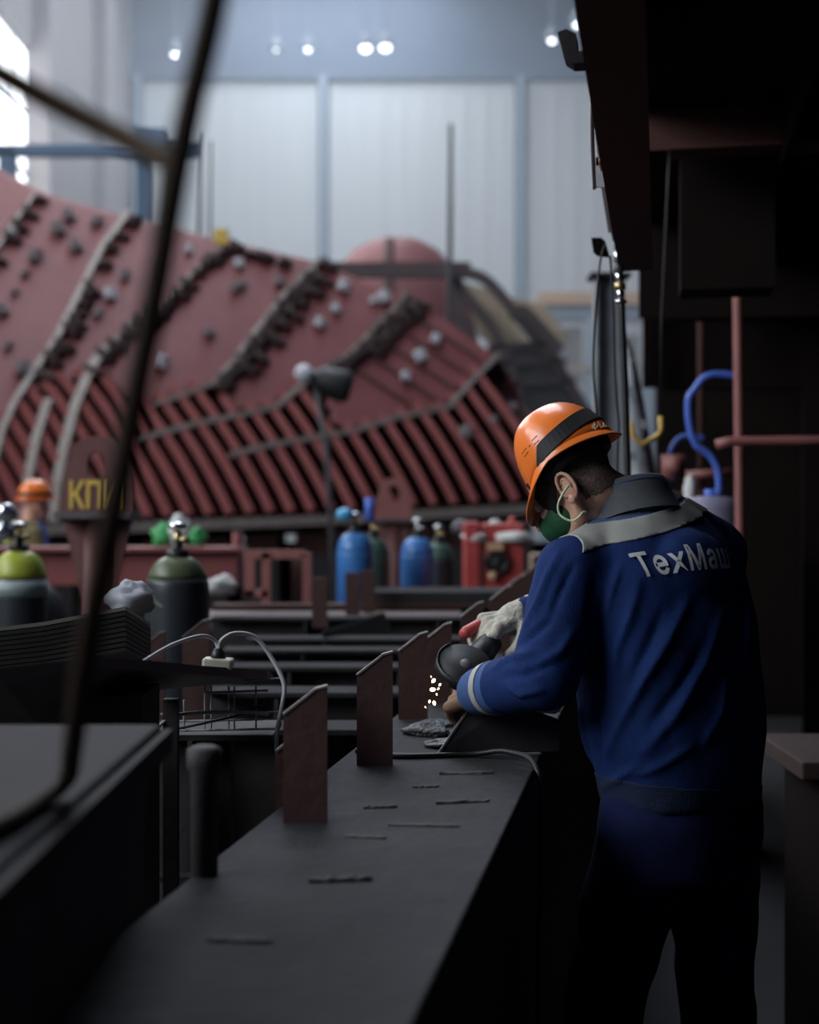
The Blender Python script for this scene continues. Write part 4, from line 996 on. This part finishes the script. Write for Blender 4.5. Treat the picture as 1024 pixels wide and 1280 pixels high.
# lettering on the back
tm = text_mesh('ТехМаш', .070, 0, .0015, 1.12)
bm = bmesh.new(); bm.from_mesh(tm); bmesh.ops.triangulate(bm, faces=bm.faces)
for _ in range(4):
    long_ = [e for e in bm.edges if e.calc_length() > .0045]
    if long_: bmesh.ops.subdivide_edges(bm, edges=long_, cuts=1); bmesh.ops.triangulate(bm, faces=bm.faces)
xsz = [v.co.x for v in bm.verts]; tw = max(xsz)-min(xsz); tcx = (max(xsz)+min(xsz))/2
tc = cam_cast(jb, 864, 700)[0]; right = (-LF*.985+UP*.02).normalized(); tup = (UP*.9+FW*.25+LF*.04); tup = (tup-right*tup.dot(right)).normalized(); tn = right.cross(tup)
bad = []
for v in bm.verts:
    x = (v.co.x-tcx)*(.212/tw); y = v.co.y*1.0
    o_ = tc+right*x+tup*y+tn*.25; r_ = jb.ray_cast(o_, -tn)
    if r_[0] is None: v.co = tc+right*x+tup*y
    else: v.co = r_[0]+r_[1]*.006
bm.to_mesh(tm); bm.free()
o = link('lettering', tm, 'letter_grey', jacket, True); o['label'] = 'pale grey ТехМаш lettering'
# --- trousers, boots
tr = MB()
for i, (hip, kn, an) in enumerate(feet):
    tr.cap(hip+UP*.02, kn, .112, .085, 20); tr.cap(kn, an+UP*.02, .085, .078, 20)
tr.loft([ring_pts(hipc+UP*h, LF, FW, w_, d) for h, w_, d in [(-.14, .17, .13), (-.05, .185, .14), (.04, .172, .128)]])
tme = evalmesh(tr, 'trousers', .011, 6)
for v in tme.vertices: v.co += v.normal*(noise.noise(V((v.co.x*9, v.co.y*9, v.co.z*16)))*.007)
trs = link('trousers', tme, 'navy_trouser', person, True)
pk = [cam_cast(BVHTree.FromPolygons([v.co for v in tme.vertices], [tuple(p.vertices) for p in tme.polygons]), *q)[0] for q in ((752, 985), (776, 985), (772, 1022), (757, 1030))]
if all(pk): MB().prism([p+V((0, -.004, 0)) for p in pk], (0, .004, 0)).build('pocket_flap', 'cuff_blue', trs)
for hip, kn, an in feet:
    b_ = MB(); b_.cap(an+UP*.06, an-UP*.03, .055, .055); b_.cap(an-UP*.045-FW*.035, an-UP*.058+FW*.16, .05, .042)
    bmsh = evalmesh(b_, 'boot', .009, 3)
    for v in bmsh.vertices: v.co.z = max(v.co.z, .002)
    link('boot', bmsh, 'black_rubber', person, True)
# --- gloves
gl = MB(); hand_prims(gl, wrL, handL_dir, V((.3, .5, -.6)), V((-.2, -.3, .9)), .62, .0022); gl.cap(wrL-handL_dir*.02, wrL+handL_dir*.02, .036, .034)
o = link('glove', evalmesh(gl, 'glove', .0028, 1), 'leather_brown', person, True); o['label'] = 'brown leather work glove'
gl = MB(); hand_prims(gl, wrR, handR_dir, V((-.3, .1, -.95)), V((-.1, -.9, .1)), .62, .004, 1.05); gl.cap(wrR-handR_dir*.05, wrR+handR_dir*.03, .050, .040)
gme = evalmesh(gl, 'glove', .0035, 2)
for v in gme.vertices: v.co += v.normal*noise.noise(V((v.co.x*60, v.co.y*20, v.co.z*14)))*.005
o = link('glove', gme, 'cloth_cream', person, True); o['label'] = 'cream canvas work glove'

# --- angle grinder held in both gloves
gA = P(577, 848, 3.19); gB = P(636, 775, 3.37); ga = (gB-gA).normalized()
gt = thing('angle_grinder', 'black angle grinder with a red side handle in gloved hands', 'grinder', gA-UP*.06)
gn = V((-.25, -.95, .12)); gn = (gn-ga*gn.dot(ga)).normalized(); gu = ga.cross(gn)
MB().tube([gA+ga*.0, gA+ga*.03, gA+ga*.05, gA+ga*.09, gA+ga*.15], [.024, .028, .031, .031, .027], 16).build('motor_body', 'black_rubber', gt, True)
MB().tube([P(636, 772, 3.37), P(606, 778, 3.34), P(584, 790, 3.31), P(578, 793, 3.30)], [.012, .015, .015, .011], 14).build('side_handle', 'machine_red', gt, True)
Rg = frame_mat(gu, ga, gn)
MB().lathe(gA+gn*.02, [(.022, -.03), (.026, -.01), (.02, .02), (.012, .03)], 16, R=Rg).build('gear_head', 'steel_grey', gt, True)
gd = MB(); o1, o2 = [], []
for j in range(19):
    a = math.radians(-35+j*13.6); r_ = .066; q = gA+gn*.05+(gu*math.cos(a)+ga*-math.sin(a))*r_; o1.append(q); o2.append(q-gn*.026)
gd.loft([o1, o2], cap=False, close=False); gd.f.append(tuple(range(19, 38)))
g_ = gd.build('disc_guard', 'black_rubber', gt, True); sm = g_.modifiers.new('s', 'SOLIDIFY'); sm.thickness = .003
MB().lathe(gA+gn*.046, [(.004, -.002), (.060, -.0015), (.060, .0015), (.004, .002)], 28, R=Rg).build('disc', 'helmet_dark', gt, True)
for i, (px, py, sz) in enumerate([(542, 851, .0042), (541, 862, .005), (550, 856, .0026), (548, 861, .0022), (543, 879, .004), (537, 877, .0028), (568, 873, .0035), (566, 858, .002), (539, 846, .0015), (546, 868, .0018), (532, 884, .0016)]):
    a = P(px, py, 3.2+.03*math.sin(i*2)); d_ = V((random.uniform(-.6, .4), 0, random.uniform(-1, .4))).normalized()*sz
    tag(MB().tube([a-d_*1.3, a-d_*.5, a+d_*.5, a+d_*1.3], [sz*.3, sz*.9, sz*.8, sz*.2], 7).build('spark', 'spark', None, True), 'tiny bright spark flying off the grinder', 'spark', 'sparks from the grinder')
lump('canvas_rag', P(682, 876, 3.16), (.035, .03, .030), 'cloth_cream', 'crumpled pale canvas rag tucked behind the sleeve', 'rag', 44, .9)

# ------------------------------------------------------------------ second worker behind the red beam
def worker2():
    Y = 10.3; c = P(44, 640, Y); x = c.x
    L2_ = V((-.55, .83, 0)); F2 = V((.83, .55, 0)); 
    hd2 = V((x, Y, 1.565)); b = MB()
    R2 = frame_mat(L2_, F2, UP)
    b.ell(hd2+V((0, 0, .03)), (.074, .092, .09), R2); b.ell(hd2+F2*.035-UP*.045, (.055, .06, .072), R2); b.cap(hd2+F2*.09, hd2+F2*.105-UP*.03, .009, .013)
    b.cap(hd2-F2*.03-UP*.04, hd2-F2*.05-UP*.16, .055, .06)
    tor = [(-.10, .10, .08), (-.16, .17, .10), (-.32, .18, .12), (-.55, .165, .115), (-.72, .15, .11), (-.82, .16, .12)]
    b.loft([ring_pts(hd2-F2*.06+UP*h, L2_, F2, w_, d) for h, w_, d in tor][::-1])
    arms = []
    for sd in (1, -1):
        s_ = hd2-F2*.06+L2_*sd*.17-UP*.20; e_ = s_+L2_*sd*.05-UP*.26+F2*.08; w_ = e_+F2*.22-UP*.02-L2_*sd*.06
        arms.append((s_, e_, w_)); b.cap(s_, e_, .05, .042); b.cap(e_, w_, .04, .03); hand_prims(b, w_, F2, -UP, L2_*-sd, .5)
        h_ = hd2-F2*.06+L2_*sd*.09-UP*.80; b.cap(h_, V((h_.x, h_.y, .48)), .08, .055); b.cap(V((h_.x, h_.y, .48)), V((h_.x, h_.y, .07)), .052, .04); b.cap(V((h_.x, h_.y, .045)), V((h_.x, h_.y, .04))+F2*.16, .04, .035)
    p2 = link('person', evalmesh(b, 'person', .008, 3), 'skin', None, True)
    tag(p2, 'worker in orange hard hat and blue jacket behind the red beam', 'person')
    j = MB(); j.loft([ring_pts(hd2-F2*.06+UP*h, L2_, F2, w_*1.15, d*1.2) for h, w_, d in tor][::-1])
    for s_, e_, w_ in arms: j.cap(s_, e_, .068, .06); j.cap(e_, w_, .058, .045)
    jm = evalmesh(j, 'jacket', .014, 4); jo = link('jacket', jm, 'camo_cloth', p2, True)
    jm.materials.append(M['blue_cloth']); jm.materials.append(M['olive_cloth'])
    for p in jm.polygons:
        q = p.center-hd2; t_ = q.dot(F2)
        p.material_index = 1 if t_ > -.02 and q.z > -.5 else (2 if q.dot(L2_) < -.02 and q.z > -.30 else 0)
    t2 = MB()
    for sd in (1, -1):
        h_ = hd2-F2*.06+L2_*sd*.09-UP*.80; t2.cap(h_, V((h_.x, h_.y, .12)), .10, .075)
    link('trousers', evalmesh(t2, 'trousers', .015, 4), 'navy_trouser', p2, True)
    rings = []
    for i in range(9):
        th = math.pi/2*i/8*.99; rings.append([hd2+L2_*.108*math.cos(a)*math.cos(th)+F2*.130*math.sin(a)*math.cos(th)+UP*(.065+.125*math.sin(th)) for a in [2*math.pi*k_/28 for k_ in range(28)]])
    h2 = MB().loft(rings).build('hard_hat', 'helmet_orange', p2, True)
    bo = [[hd2+L2_*.104*k_*math.cos(a)+F2*.126*k_*(1+.25*max(0, math.sin(a))*(k_ > 1.01))*math.sin(a)+UP*(.066-(.02 if k_ > 1.01 else 0)-(0.002 if z else 0)) for a in [2*math.pi*q/28 for q in range(28)]] for k_, z in ((1, 0), (1.12, 0), (1.12, 1), (1, 1))]
    MB().loft(bo, cap=False).build('brim', 'helmet_orange', h2, True)
    MB().loft([[hd2+L2_*.110*math.cos(a)+F2*.132*math.sin(a)+UP*z for a in [2*math.pi*q/28 for q in range(28)]] for z in (.072, .095)], cap=False).build('goggle_strap', 'helmet_dark', h2, True)
    for sd in (1, -1):
        MB().ell(hd2+L2_*sd*.078-F2*.005-UP*.01, (.012, .022, .034), R2).build('ear_cover', 'skin', p2, True)
        MB().ell(hd2+L2_*sd*.03+F2*.082+UP*.0, (.012, .012, .011), R2).build('eye', 'eye_white', p2, True)
    return p2
worker2()
